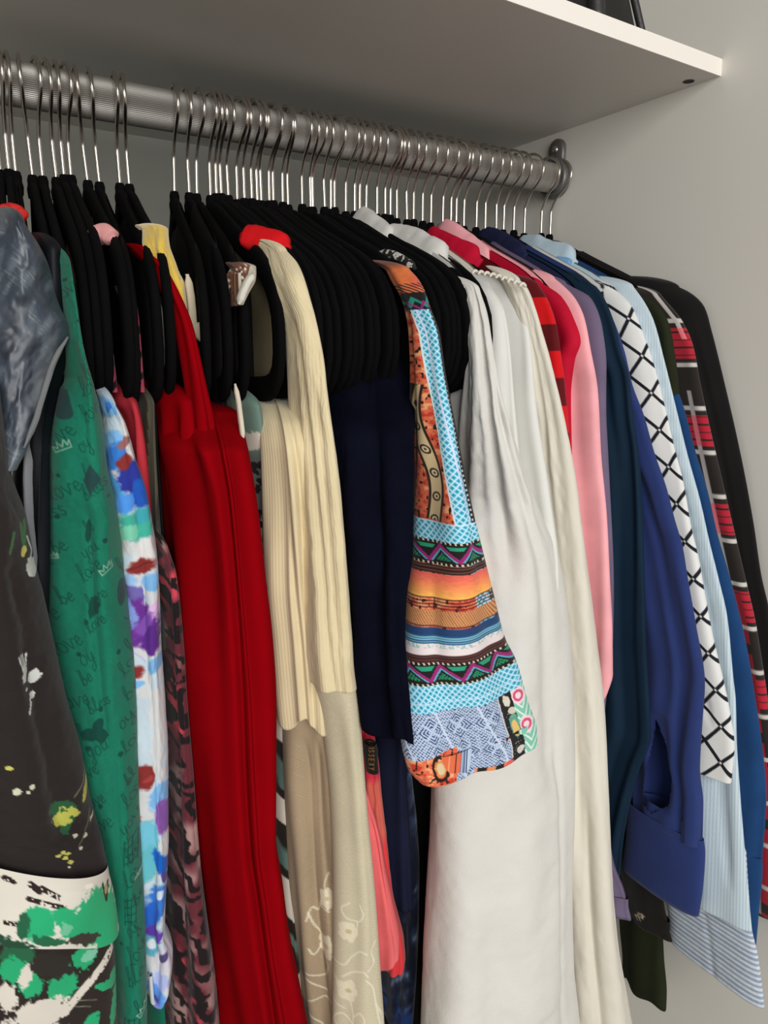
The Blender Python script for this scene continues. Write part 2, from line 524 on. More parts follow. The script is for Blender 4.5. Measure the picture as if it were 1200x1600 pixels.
def drape(name, keys, mat, parent, y=-0.2, D=0.07, a=0.02, folds=(), creases=(), color=None, nf=44, nb=14, step=6.0, dome=0.016, dome_back=0.03,
          seed=0, tilt=0.0, m=0.0, wob=0.0, hemwave=0.0, xlim=None, xr=None, hole=None):
    """a hanging tube of cloth (sleeve, skirt, leg). keys: (row v, left u or None, right u, [y of the front, [depth D, [half width a]]]).
    Every row becomes a closed elliptic section of real width and depth, at its own distance."""
    xlim = WALL_X - 0.003 if xlim is None else xlim
    K = []
    for k in keys:
        k = list(k)
        if len(k) < 4 or k[3] is None: k = k[:3] + [y] + k[4:]
        if len(k) < 5 or k[4] is None: k = k[:4] + [D] + k[5:]
        if len(k) < 6: k.append(a)
        K.append(k)
    vk = np.array([k[0] for k in K], float)
    rows = max(6, int((vk[-1] - vk[0]) / step))
    vv = np.linspace(vk[0], vk[-1], rows)
    uR = pchip(vk, [k[2] for k in K], vv)
    hasL = K[0][1] is not None
    uL = pchip(vk, [k[1] for k in K], vv) if hasL else uR - 60
    yf = pchip(vk, [k[3] for k in K], vv); DD = pchip(vk, [k[4] for k in K], vv); AA = pchip(vk, [k[5] for k in K], vv)
    b = DD / 2
    yc = yf + b
    SR = unproj(uR, vv, y=yf + 0.55 * b)
    al = np.arctan2(SR[:, 0] - CAM[0], SR[:, 1] - CAM[1])
    if hasL:
        SL = unproj(uL, vv, y=yc); SRc = unproj(uR, vv, y=yc)
        am = np.arctan2((SL[:, 0] + SRc[:, 0]) / 2 - CAM[0], yc - CAM[1])
        W = np.abs(SRc[:, 0] - SL[:, 0]) / 2 * np.cos(am)
        b = np.minimum(b, 0.86 * W / np.maximum(np.abs(np.sin(am)), 0.05))
        yc = yf + b
        AA = np.sqrt(np.maximum(W**2 - (b * np.sin(am))**2, 1e-6)) / np.cos(am)
        SL = unproj(uL, vv, y=yc); SRc = unproj(uR, vv, y=yc)
        cx = (SL[:, 0] + SRc[:, 0]) / 2
        cz = SRc[:, 2] * 0.75 + SL[:, 2] * 0.25
        al = am
    th0 = np.arctan2(-b * np.sin(al), AA * np.cos(al))
    if not hasL and xr is not None:              # the sleeve hangs straight down in its own plane across the rod
        SR = unproj(uR, vv, x=np.minimum(xr, xlim))
        al = np.arctan2(SR[:, 0] - CAM[0], SR[:, 1] - CAM[1])
        th0 = np.arctan2(-b * np.sin(al), AA * np.cos(al))
        yc = SR[:, 1] - b * np.sin(th0)
        cx = SR[:, 0] - AA * np.cos(th0); cz = SR[:, 2]
        uL = uR - 2 * F_PX * np.sqrt((AA * np.cos(al)) ** 2 + (b * np.sin(al)) ** 2) / np.linalg.norm(SR - CAM, axis=1) * 1.12
    elif not hasL:
        ys = yc + b * np.sin(th0)
        SR = unproj(uR, vv, y=ys)
        over = SR[:, 0] > xlim
        if over.any():
            S2 = unproj(uR, vv, x=xlim)
            sh = np.where(over, S2[:, 1] - SR[:, 1], 0.0)
            yc = yc + sh; yf = yf + sh
            SR = np.where(over[:, None], S2, SR)
        cx = SR[:, 0] - AA * np.cos(th0); cz = SR[:, 2]
    else:
        xr = cx + AA * np.cos(th0)
        over = np.maximum(xr - xlim, 0)
        if over.max() > 0:                       # bring the piece nearer along the line of sight until it clears the wall
            f = (xlim - CAM[0]) / np.maximum(xr - CAM[0], 1e-3)
            f = np.where(over > 0, f, 1.0)
            cx = CAM[0] + (cx - CAM[0]) * f; yc = CAM[1] + (yc - CAM[1]) * f; cz = CAM[2] + (cz - CAM[2]) * f
            AA = AA * f; b = b * f
    tt = (vv - vv[0]) / (vv[-1] - vv[0])
    # rounded top
    nd = 9
    if dome:
        g = np.linspace(0.02, 1, nd, endpoint=False)
        sc = np.sqrt(1 - (1 - g) ** 2)
        dz = (1 - g)
        ext = lambda A: np.concatenate([np.full(nd, A[0]), A])
        scale = np.concatenate([sc, np.ones(rows)])
        cz = np.concatenate([cz[0] + dome * dz, cz]); cx = ext(cx)
        yc = np.concatenate([yc[0] + dome_back * dz**1.5, yc])
        AA, b, th0, uL, uR, al = map(ext, (AA, b, th0, uL, uR, al))
        pxm = dome * F_PX / 0.65
        vv = np.concatenate([vv[0] - pxm * dz, vv]); tt = np.concatenate([np.zeros(nd), tt])
        AAs, bs = AA * (0.35 + 0.65 * scale), b * scale
    else:
        AAs, bs = AA, b
    M = len(vv)
    psi = np.concatenate([np.linspace(-np.pi, 0, nf), np.linspace(0, np.pi, nb + 2)[1:-1]])
    th = th0[:, None] + psi[None]
    p = np.cos(psi)[None] + 0 * th
    ct, st = np.cos(th), np.sin(th)
    rg = np.random.default_rng(1000 + seed)
    arc = psi[None] + 0 * th
    disp = np.zeros_like(th)
    for (freq, amp, drift) in folds:
        ph = rg.uniform(0, 6.28)
        w = 0.55 + 0.9 * vn(arc * 1.3 + seed, vv[:, None] / 160.0 + freq, seed + int(freq * 7))
        disp += amp * w * np.sin(freq * arc + ph + drift * tt[:, None] * 6.28 + 0.8 * np.sin(vv[:, None] / 120.0 + ph)) * np.clip(tt[:, None] * 5 + 0.15, 0, 1)
    for (p0, p1, depth, width, t0, t1) in creases:
        pc = p0 + (p1 - p0) * tt[:, None]
        env = np.clip((tt[:, None] - t0) / 0.06, 0, 1) * np.clip((t1 - tt[:, None]) / 0.06, 0, 1)
        front = (psi <= 0)[None]
        disp -= 0.7 * depth * np.exp(-((p - pc) / (1.35 * width)) ** 2) * env * front
    if wob:
        disp += wob * (fbm(arc * 2.2 + 9 * seed, vv[:, None] / 38.0, seed) - 0.5) * 2
    nx, ny = ct / np.maximum(AAs, 1e-3)[:, None], st / np.maximum(bs, 1e-3)[:, None]
    nl = np.sqrt(nx**2 + ny**2); nx /= nl; ny /= nl
    disp = disp * (1 - 0.8 * np.abs(p) ** 5)
    lim = 0.45 * np.minimum(AAs, bs)[:, None]
    disp = lim * np.tanh(disp / lim)
    x = cx[:, None] + AAs[:, None] * ct + disp * nx
    yy = yc[:, None] + bs[:, None] * st + disp * ny
    t0_, t1_ = tilt if isinstance(tilt, tuple) else (0.0, tilt)
    z = np.broadcast_to(cz[:, None], x.shape) - (t0_ + (t1_ - t0_) * tt[:, None] ** (2 if t0_ == 0 else 1)) * (p - 1)
    if hemwave:
        z = z + hemwave * np.sin(arc * 4 + seed) * np.clip(tt[:, None] * 8 - 7, 0, 1)
    x = np.minimum(x, WALL_X - 0.0012)
    U = (uL + uR)[:, None] / 2 + (uR - uL)[:, None] / 2 * p
    VV = vv[:, None] + m * (U - uR[:, None])
    P = np.stack([x, yy, z], -1)
    # turn the hem inward so the cloth has an inside
    inn = []
    cen = np.stack([cx, yc, cz], -1)
    for s_, dz_ in ((0.90, 0.0), (0.84, 0.02)):
        r_ = P[-1].copy(); r_[:, :2] = cen[-1, None, :2] + (r_[:, :2] - cen[-1, None, :2]) * s_; r_[:, 2] += dz_
        inn.append(r_)
    P = np.concatenate([P, np.stack(inn)])
    N = nf + nb
    cols = None
    if color is not None:
        c = color(U, VV, arc, p)
        cols = lin(np.clip(c, 0, 255)).reshape(M, N, 3)
        cols = np.concatenate([cols, cols[-1:], cols[-1:]]).reshape(-1, 3)
    seg = np.sqrt((np.roll(x, -1, 1) - x) ** 2 + (np.roll(yy, -1, 1) - yy) ** 2)
    su = np.concatenate([np.zeros((M, 1)), np.cumsum(seg, 1)[:, :-1]], 1)
    uvm = np.stack([su, z], -1)
    uvm = np.concatenate([uvm, uvm[-1:], uvm[-1:]]).reshape(-1, 2)
    Q = grid_quads(M + 2, N)
    if hole is not None:                         # a slit really cut out of the cloth
        hm = np.concatenate([hole(U, VV) & (psi <= 0)[None], np.zeros((2, N), bool)]).ravel()
        Q = Q[~hm[Q].all(axis=1)]
    me = raw_mesh(name, local(P.reshape(-1, 3), parent), Q, mat, cols=cols, uv=uvm)
    return put(name, me, parent)


def px_sweep(name, pts, mat, parent, w=0.018, t=0.006, n=14, up=(0.35, 0.1, 1), steps=30, taper=True):
    """band of cloth through points (u, v, y): collars, straps, edge tapes"""
    P = np.array([unproj(u, v_, y=y_) for u, v_, y_ in pts])
    P = smooth_path(P, steps)
    P[:, 0] = np.minimum(P[:, 0], WALL_X - 0.006)
    g = np.linspace(0, 1, steps)
    tp = np.clip(np.minimum(g, 1 - g) * 7, 0.25, 1) ** 0.6 if taper else np.ones(steps)
    V, Q = sweep(P, 0, n, flat=(t / 2 * tp, w / 2 * tp), up=up)
    k = min(w, t) * 0.22                          # soft rumples
    V = V + k * np.stack([fbm(V[:, 1] * 90, V[:, 2] * 110, 3), fbm(V[:, 0] * 100, V[:, 2] * 90, 5), fbm(V[:, 0] * 90, V[:, 1] * 95, 8)], -1) - k / 2
    return put(name, raw_mesh(name, local(V, parent), Q, mat), parent)


def garment(name, label, cat, hi, group=None):
    return thing(name, label, cat, (HX[hi], 0, -0.07), group)


# ------------------------------------------------------------------ prints (the cloth's own colours, in the garment's own row/width coordinates)
def fill(U, rgb):
    return np.ones(U.shape + (3,)) * np.array(rgb, float)


def mix(c, mask, rgb):
    mask = np.clip(mask, 0, 1)[..., None]
    return c * (1 - mask) + np.array(rgb, float) * mask


def blob(U, V, cx, cy, rx, ry, rot=0, rough=0.22, seed=0, soft=0.12):
    a = math.radians(rot)
    x = (U - cx) * math.cos(a) + (V - cy) * math.sin(a); y = -(U - cx) * math.sin(a) + (V - cy) * math.cos(a)
    d = np.sqrt((x / rx) ** 2 + (y / ry) ** 2) + rough * (fbm(U / 6.0 + seed, V / 6.0, seed) - 0.5) * 2
    return np.clip((1 - d) / soft, 0, 1)


def line(U, V, pts, w):
    """mask of a polyline of width w"""
    out = np.zeros(U.shape)
    pts = np.asarray(pts, float)
    x0, y0 = pts.min(0) - w - 1; x1, y1 = pts.max(0) + w + 1
    sel = (U > x0) & (U < x1) & (V > y0) & (V < y1)
    if not sel.any(): return out
    u, v = U[sel], V[sel]
    dm = np.full(u.shape, 1e9)
    for (ax, ay), (bx, by) in zip(pts[:-1], pts[1:]):
        dx, dy = bx - ax, by - ay
        t = np.clip(((u - ax) * dx + (v - ay) * dy) / (dx * dx + dy * dy + 1e-9), 0, 1)
        dm = np.minimum(dm, np.hypot(u - ax - t * dx, v - ay - t * dy))
    out[sel] = np.clip((w / 2 + 0.5 - dm), 0, 1)
    return out


_o = [(0.17 + 0.15 * math.cos(t), 0.25 + 0.25 * math.sin(t)) for t in np.linspace(1.5, 7.9, 12)]
GLYPH = {
    'l': ([(0, 0.05), (0.2, 0.5), (0.27, 0.95), (0.17, 1.0), (0.1, 0.6), (0.12, 0.1), (0.28, 0.0)], 0.34),
    'o': (_o, 0.40), 'v': ([(0, 0.5), (0.13, 0.02), (0.3, 0.5), (0.38, 0.45)], 0.38),
    'e': ([(0, 0.22), (0.28, 0.3), (0.2, 0.5), (0.06, 0.4), (0.03, 0.15), (0.14, 0.0), (0.32, 0.12)], 0.36),
    'b': ([(0, 0.05), (0.15, 0.5), (0.24, 0.95), (0.14, 1.0), (0.06, 0.5), (0.06, 0.05), (0.2, 0.0), (0.32, 0.2), (0.22, 0.42), (0.08, 0.3)], 0.38),
    'y': ([(0, 0.5), (0.06, 0.12), (0.2, 0.08), (0.3, 0.5), (0.26, -0.3), (0.12, -0.45), (0.06, -0.25), (0.34, 0.15)], 0.40),
    'u': ([(0, 0.5), (0.05, 0.08), (0.2, 0.06), (0.28, 0.5), (0.3, 0.06), (0.38, 0.05)], 0.42),
    's': ([(0.26, 0.42), (0.12, 0.5), (0.05, 0.38), (0.24, 0.15), (0.12, 0.0), (0.0, 0.1)], 0.32),
}


def script(U, V, word, x, y, size, ang, w):
    out = np.zeros(U.shape); a = math.radians(ang); px = 0
    for ch in word:
        g, adv = GLYPH[ch]
        pts = [(x + size * ((px + gx) * math.cos(a) + gy * math.sin(a)), y + size * ((px + gx) * math.sin(a) - gy * math.cos(a))) for gx, gy in g]
        out = np.maximum(out, line(U, V, pts, w)); px += adv
    return out


def p_black_floral(U, V, arc, p):
    c = fill(U, (40, 34, 33))
    W, G, Y = (208, 212, 206), (38, 92, 58), (186, 186, 84)
    for a_ in [((16, 990), (24, 1012)), ((21, 988), (28, 1014)), ((27, 989), (31, 1010)), ((35, 990), (34, 1005))]:
        c = mix(c, line(U, V, a_, 3.5), W)
    c = mix(c, blob(U, V, 29, 1018, 7, 13, 15, 0.3, 1), W)
    c = mix(c, blob(U, V, 48, 1028, 11, 10, 0, 0.55, 2), W)
    c = mix(c, blob(U, V, 45, 1053, 9, 7, 0, 0.6, 3), W)
    c = mix(c, blob(U, V, 37, 1068, 4, 11, 10, 0.5, 4), W)
    c = mix(c, blob(U, V, 31, 1040, 3, 4, 0, 0.4, 5), W)
    for a_ in [((25, 806), (30, 832)), ((33, 806), (31, 836)), ((8, 812), (4, 838))]:
        c = mix(c, line(U, V, a_, 6), (62, 110, 62))
    c = mix(c, blob(U, V, 30, 846, 5, 9, 0, 0.5, 6), (206, 200, 98))
    c = mix(c, blob(U, V, 45, 875, 10, 15, -25, 0.35, 7), W)
    c = mix(c, line(U, V, [(36, 828), (44, 852), (42, 862)], 3), W)
    c = mix(c, blob(U, V, 90, 1232, 26, 13, 18, 0.35, 8), G)
    c = mix(c, blob(U, V, 102, 1254, 10, 22, 20, 0.35, 9), G)
    c = mix(c, blob(U, V, 97, 1244, 17, 12, -20, 0.95, 10), Y)
    c = mix(c, blob(U, V, 128, 1222, 5, 16, 18, 0.3, 11), Y)
    c = mix(c, line(U, V, [(112, 1222), (124, 1210), (130, 1196)], 1.6), (150, 140, 100))
    for x, y, r in [(111, 1282, 5), (128, 1290, 4), (122, 1316, 4), (138, 1268, 4), (99, 1347, 3), (96, 1372, 2), (15, 1187, 6), (35, 1181, 5), (30, 1190, 3)]:
        c = mix(c, blob(U, V, x, y, r, r, 0, 0.6, x), (204, 202, 176))
    for x, y in [(81, 1322), (92, 1328), (96, 1320), (88, 1316), (3, 1150), (102, 1338)]:
        c = mix(c, blob(U, V, x, y, 5, 4, 0, 0.6, x + 3), (190, 186, 96))
    c = mix(c, line(U, V, [(134, 1255), (124, 1296), (118, 1312)], 1.5), (120, 112, 84))
    return c


def p_leaf_hem(U, V, arc, p):
    c = fill(U, (214, 208, 196))
    K, G = (44, 34, 32), (40, 166, 112)
    for pts, w in [([(0, 1362), (14, 1366)], 8), ([(38, 1368), (50, 1376)], 10), ([(34, 1388), (86, 1398)], 7), ([(54, 1372), (78, 1384)], 8), ([(0, 1424), (18, 1424)], 6)]:
        c = mix(c, line(U, V, pts, w) * (vn(U / 3, V / 3, 4) > 0.25), K)
    for x, y, rx, ry, s in [(46, 1423, 27, 26, 1), (84, 1412, 18, 14, 2), (92, 1426, 16, 20, 3), (138, 1424, 42, 44, 4), (166, 1446, 26, 36, 5), (112, 1432, 22, 24, 6)]:
        c = mix(c, blob(U, V, x, y, rx, ry, 10, 0.3, s), G)
    c = mix(c, blob(U, V, 26, 1424, 9, 20, 10, 0.4, 11), (36, 92, 64))
    c = mix(c, blob(U, V, 62, 1446, 30, 8, 8, 0.5, 12), (36, 98, 68))
    c = mix(c, blob(U, V, 88, 1430, 10, 10, 0, 0.9, 13), (110, 186, 150))
    c = mix(c, blob(U, V, 120, 1452, 30, 9, 6, 0.5, 14), (58, 54, 46))
    c = mix(c, blob(U, V, 10, 1462, 34, 20, 5, 0.4, 15), (36, 70, 52))
    c = mix(c, blob(U, V, 128, 1374, 9, 4, 0, 0.4, 17), (232, 228, 218))
    c = mix(c, line(U, V, [(156, 1382), (164, 1408), (168, 1384)], 4), K)
    c = mix(c, blob(U, V, 163, 1392, 4, 9, 0, 0.5, 16), (170, 160, 90))
    return c


def p_leaf_skirt(U, V, arc, p):
    c = fill(U, (44, 36, 33))
    W, G, D = (212, 205, 194), (40, 164, 110), (40, 96, 66)
    for x, y, rx, ry, rot, col, s in [(20, 1478, 30, 24, -20, D, 1), (10, 1496, 22, 18, -25, G, 2), (118, 1488, 22, 16, -20, G, 21), (128, 1484, 14, 8, -25, (120, 190, 160), 22),
                                      (36, 1516, 22, 20, -30, G, 3), (86, 1522, 28, 22, -15, G, 4), (30, 1504, 10, 20, 25, W, 5), (52, 1560, 46, 22, -14, W, 6),
                                      (40, 1590, 50, 30, 0, W, 7), (2, 1536, 16, 20, 0, W, 8), (170, 1534, 10, 14, 20, G, 9), (158, 1538, 24, 7, 12, G, 10),
                                      (172, 1578, 9, 40, 12, G, 11), (128, 1590, 12, 22, 30, G, 12), (70, 1636, 60, 24, 0, G, 13), (150, 1660, 40, 24, 10, W, 14)]:
        c = mix(c, blob(U, V, x, y, rx, ry, rot, 0.4, s), col)
    for pts, w in [([(90, 1562), (112, 1538), (150, 1504), (168, 1488)], 12), ([(140, 1512), (160, 1490)], 8)]:
        c = mix(c, line(U, V, pts, w) * (vn(U / 4, V / 4, 8) > 0.2), W)
    for pts in [[(96, 1564), (124, 1536)], [(128, 1518), (134, 1508)], [(110, 1550), (140, 1552)], [(100, 1560), (122, 1574)]]:
        c = mix(c, line(U, V, pts, 2.0), (40, 34, 30))
    for pts in [[(104, 1556), (128, 1560)], [(108, 1548), (138, 1552)]]:
        c = mix(c, line(U, V, pts, 1.4), (120, 120, 104))
    c = mix(c, blob(U, V, 70, 1492, 34, 20, 12, 0.4, 31), (46, 42, 38))
    return c


def p_green_script(U, V, arc, p):
    c = fill(U, (22, 112, 88))
    c *= (0.97 + 0.06 * vn(U / 2.2, V / 2.2, 5))[..., None]
    D = (16, 68, 58)
    r = random.Random(3)
    words = ['love', 'be', 'you', 'love', 'bless', 'love', 'joy'[1:], 'be']
    y = 440; k = 0
    while y < 1690:
        for x in (62 + (k % 2) * 26, 128 + (k % 3) * 14, 190 + (k % 2) * 12):
            w = words[(k + int(x)) % len(words)]
            c = mix(c, 0.85 * script(U, V, w, x + r.uniform(-8, 8), y + r.uniform(-8, 8), r.uniform(22, 31), r.uniform(-38, -22), 1.5), D)
            k += 1
        y += 37
    for x, y, s in [(93, 612, 3), (129, 640, 3), (94, 730, 3), (90, 655, 3), (92, 790, 3), (157, 822, 4), (135, 868, 3), (127, 938, 4), (114, 985, 3.5), (179, 986, 4), (149, 1064, 4),
                    (131, 1121, 4), (186, 1134, 4), (148, 1205, 4), (178, 1410, 3), (197, 1180, 3), (165, 762, 3), (102, 442, 3), (120, 505, 3)]:
        c = mix(c, blob(U, V, x, y, s, s, 0, 0.15, 3), D)
    d2 = (34, 66, 66)
    dia = lambda x, y, rx, ry: np.clip((1 - np.abs(U - x) / rx - np.abs(V - y) / ry) * 8, 0, 1)
    c = mix(c, line(U, V, [(99, 612), (103, 640)], 19), d2)
    c = mix(c, dia(137, 735, 15, 24), d2)
    c = mix(c, blob(U, V, 131, 808, 6, 18, 5, 0.2, 2), D)
    c = mix(c, blob(U, V, 140, 917, 10, 16, 15, 0.4, 4), D)
    c = mix(c, blob(U, V, 184, 905, 7, 20, 0, 0.1, 4), d2)
    heart = np.maximum(blob(U, V, 133, 1101, 12, 10, -10, 0.1, 1), np.maximum(blob(U, V, 144, 1088, 8, 13, 20, 0.1, 1), dia(150, 1103, 15, 12)))
    c = mix(c, heart, D)
    for x, y in [(200, 1281), (196, 1365), (198, 1535)]:
        for q in range(4):
            c = mix(c, line(U, V, [(x - 11, y - 18 + 10 * q), (x + 11, y - 22 + 11 * q)], 1.5), D)
            c = mix(c, line(U, V, [(x - 10 + 7 * q, y - 22), (x - 11 + 7 * q, y + 16)], 1.5), D)
    crown = lambda x, y, s, r_: [(x + s * (gx * math.cos(r_) - gy * math.sin(r_)), y + s * (gx * math.sin(r_) + gy * math.cos(r_))) for gx, gy in
                                 [(-1, 0.5), (-1.1, -0.4), (-0.5, 0.1), (-0.2, -0.7), (0.1, 0.1), (0.7, -0.7), (0.7, 0.1), (1.2, -0.5), (1, 0.5), (-1, 0.5)]]
    for x, y, s, r_ in [(98, 688, 10, -0.5), (160, 862, 10, -0.5), (84, 848, 7, -0.3), (109, 1100, 6, 1.2), (212, 1322, 4, 0), (214, 1508, 8, -0.6), (240, 1575, 9, -0.7)]:
        c = mix(c, 0.75 * line(U, V, crown(x, y, s, r_), 1.6), (170, 190, 172))
    return c


def p_blue_floral(U, V, arc, p):
    c = fill(U, (204, 205, 206))
    n = fbm(U / 22, V / 22, 9)
    c = mix(c, (n > 0.52) * 0.5, (178, 206, 228))
    sky, blue, deep, teal, pur, red = (122, 176, 226), (52, 120, 206), (42, 52, 146), (64, 170, 150), (104, 48, 140), (132, 46, 44)
    L = [(168, 635, 14, 16, sky), (160, 652, 9, 8, (235, 235, 235)), (170, 634, 4, 10, blue), (172, 690, 22, 26, sky), (180, 705, 18, 26, blue), (176, 745, 14, 30, (70, 150, 210)),
         (208, 738, 24, 34, deep), (220, 760, 16, 26, (32, 84, 176)), (195, 772, 14, 18, (78, 146, 228)), (212, 806, 28, 22, teal), (222, 792, 16, 12, (60, 160, 170)), (200, 815, 16, 12, (120, 200, 170)),
         (180, 800, 6, 26, (150, 70, 84)), (194, 711, 11, 14, red), (192, 684, 8, 14, (150, 96, 92)), (228, 842, 24, 20, (216, 214, 214)), (218, 865, 21, 13, red),
         (232, 890, 18, 14, sky), (196, 890, 16, 18, (150, 186, 226)), (205, 905, 20, 14, (110, 100, 170)), (216, 950, 30, 48, pur), (200, 930, 10, 30, (128, 150, 214)), (230, 975, 18, 26, (88, 40, 132)), (236, 930, 8, 16, (214, 176, 220)),
         (222, 950, 10, 24, (124, 74, 168)), (240, 1012, 18, 12, sky), (206, 1022, 14, 12, red), (208, 1040, 12, 8, sky), (222, 1178, 17, 20, red), (246, 1210, 20, 26, sky), (228, 1180, 8, 4, (160, 60, 60)),
         (253, 1242, 17, 30, (134, 86, 168)), (213, 1238, 10, 12, red), (224, 1268, 22, 30, (110, 186, 210)), (222, 1310, 20, 40, (96, 178, 190)), (246, 1306, 12, 26, (20, 92, 190)), (252, 1330, 5, 12, (86, 70, 150)),
         (242, 1362, 20, 26, (56, 120, 206)), (230, 1385, 16, 22, (40, 100, 200)), (245, 1352, 7, 9, (206, 220, 240)), (232, 1412, 18, 14, (96, 60, 170)), (228, 1430, 14, 16, (96, 170, 196)), (229, 1428, 6, 8, (220, 230, 236)),
         (250, 1448, 16, 24, (206, 200, 214)), (248, 1444, 6, 10, (80, 70, 120)), (234, 1505, 20, 28, (96, 150, 224)), (244, 1480, 14, 16, (170, 180, 226)), (240, 1530, 12, 12, (130, 130, 200))]
    for i, (x, y, rx, ry, col) in enumerate(L):
        c = mix(c, blob(U, V, x, y, rx, ry, 17 * (i % 5) - 34, 0.25, i, 0.25), col)
    c = mix(c, line(U, V, [(204, 940), (200, 960), (208, 990), (220, 1008)], 2), (190, 180, 220))
    c = mix(c, line(U, V, [(204, 868), (232, 860)], 1.5), (90, 30, 30))
    return c


def p_tiger(U, V, arc, p):
    d = V * 0.9 - U * 1.1 + 26 * (fbm(U / 26, V / 30, 3) - 0.5) * 2
    s = np.sin(d / 6.0 + 9 * fbm(U / 16, V / 24, 8))
    c = fill(U, (98, 42, 50))
    c = mix(c, np.clip((s - 0.0) * 5, 0, 1), (30, 22, 24))
    g = fbm(U / 30 + 4, V / 60, 12)
    c = mix(c, np.clip((g - 0.55) * 8, 0, 1) * (s < 0.2), (164, 128, 124))
    c = mix(c, np.clip((0.42 - g) * 8, 0, 1) * (s < 0), (196, 66, 82))
    return c


def p_pink_shreds(U, V, arc, p):
    d = V + 1.2 * U + 22 * fbm(U / 14, V / 22, 5)
    c = fill(U, (186, 72, 96))
    c = mix(c, np.clip((np.sin(d / 6.5) - 0.35) * 5, 0, 1), (40, 22, 28))
    return mix(c, vn(U / 9, V / 20, 7) > 0.72, (206, 150, 156))


def p_zebra(U, V, arc, p):
    c = fill(U, (104, 128, 116))
    c = mix(c, np.clip((V - 690) / 20, 0, 1), (96, 104, 98))
    n = fbm(U / 12, V / 12, 2)
    c = mix(c, (n > 0.55) & (V > 690), (28, 26, 24))
    c = mix(c, (vn(U / 5, V / 6, 8) > 0.66) & (V > 780) & (V < 1040), (182, 190, 180))
    c = mix(c, blob(U, V, 395, 684, 18, 15, 0, 0.3, 2), (206, 196, 184))
    c = mix(c, (np.sin(V / 3.6) > 0.2) & (V > 815) & (V < 900) & (U > 396), (176, 184, 172))
    z = np.sin((V - 0.9 * U) / 19.0 + 2.2 * fbm(U / 40, V / 40, 6))
    zz = np.clip((V - 1040) / 10, 0, 1)
    c = mix(c, zz, (34, 30, 26))
    c = mix(c, zz * np.clip((z - 0.15) * 6, 0, 1), (206, 198, 184))
    return mix(c, zz * np.clip((-0.75 - z) * 6, 0, 1), (90, 116, 108))


def p_navy_smoke(U, V, arc, p):
    n = fbm(U / 16 + 0.02 * V, V / 34, 4)
    c = fill(U, (26, 32, 52))
    c = mix(c, np.clip((n - 0.5) * 5, 0, 1) * 0.8, (70, 86, 124))
    c = mix(c, np.clip((n - 0.66) * 8, 0, 1), (150, 164, 188))
    return mix(c, np.clip((V - 1530) / 30, 0, 1) * np.clip((n - 0.4) * 4, 0, 1), (40, 74, 150))


def p_ikat(U, V, arc, p):
    """the orange, cream and black ikat of the patchwork tunic"""
    n = fbm(U / 9, V / 7, 31)
    c = fill(U, (222, 108, 74))
    c = mix(c, np.clip((n - 0.56) * 9, 0, 1), (240, 168, 120))
    c = mix(c, np.clip((0.40 - n) * 10, 0, 1), (196, 62, 48))
    h = vn(U / 4.0, V / 5.5, 33)
    c = mix(c, np.clip((h - 0.74) * 12, 0, 1), (40, 26, 22))
    return c


def diamonds(x, y, s=9.0):
    """blue trellis trim"""
    a = (x + y) / s; b = (x - y) / s
    fa, fb = np.abs(a - np.round(a)), np.abs(b - np.round(b))
    c = np.ones(x.shape + (3,)) * np.array((78, 178, 208.0))
    c = mix(c, np.clip((0.14 - np.minimum(fa, fb)) * 14, 0, 1), (208, 232, 244))
    inner = np.maximum(np.abs(a - np.floor(a) - 0.5), np.abs(b - np.floor(b) - 0.5))
    c = mix(c, np.clip((0.20 - np.abs(inner - 0.10)) * 12 - 1.2, 0, 1), (40, 118, 140))
    return c


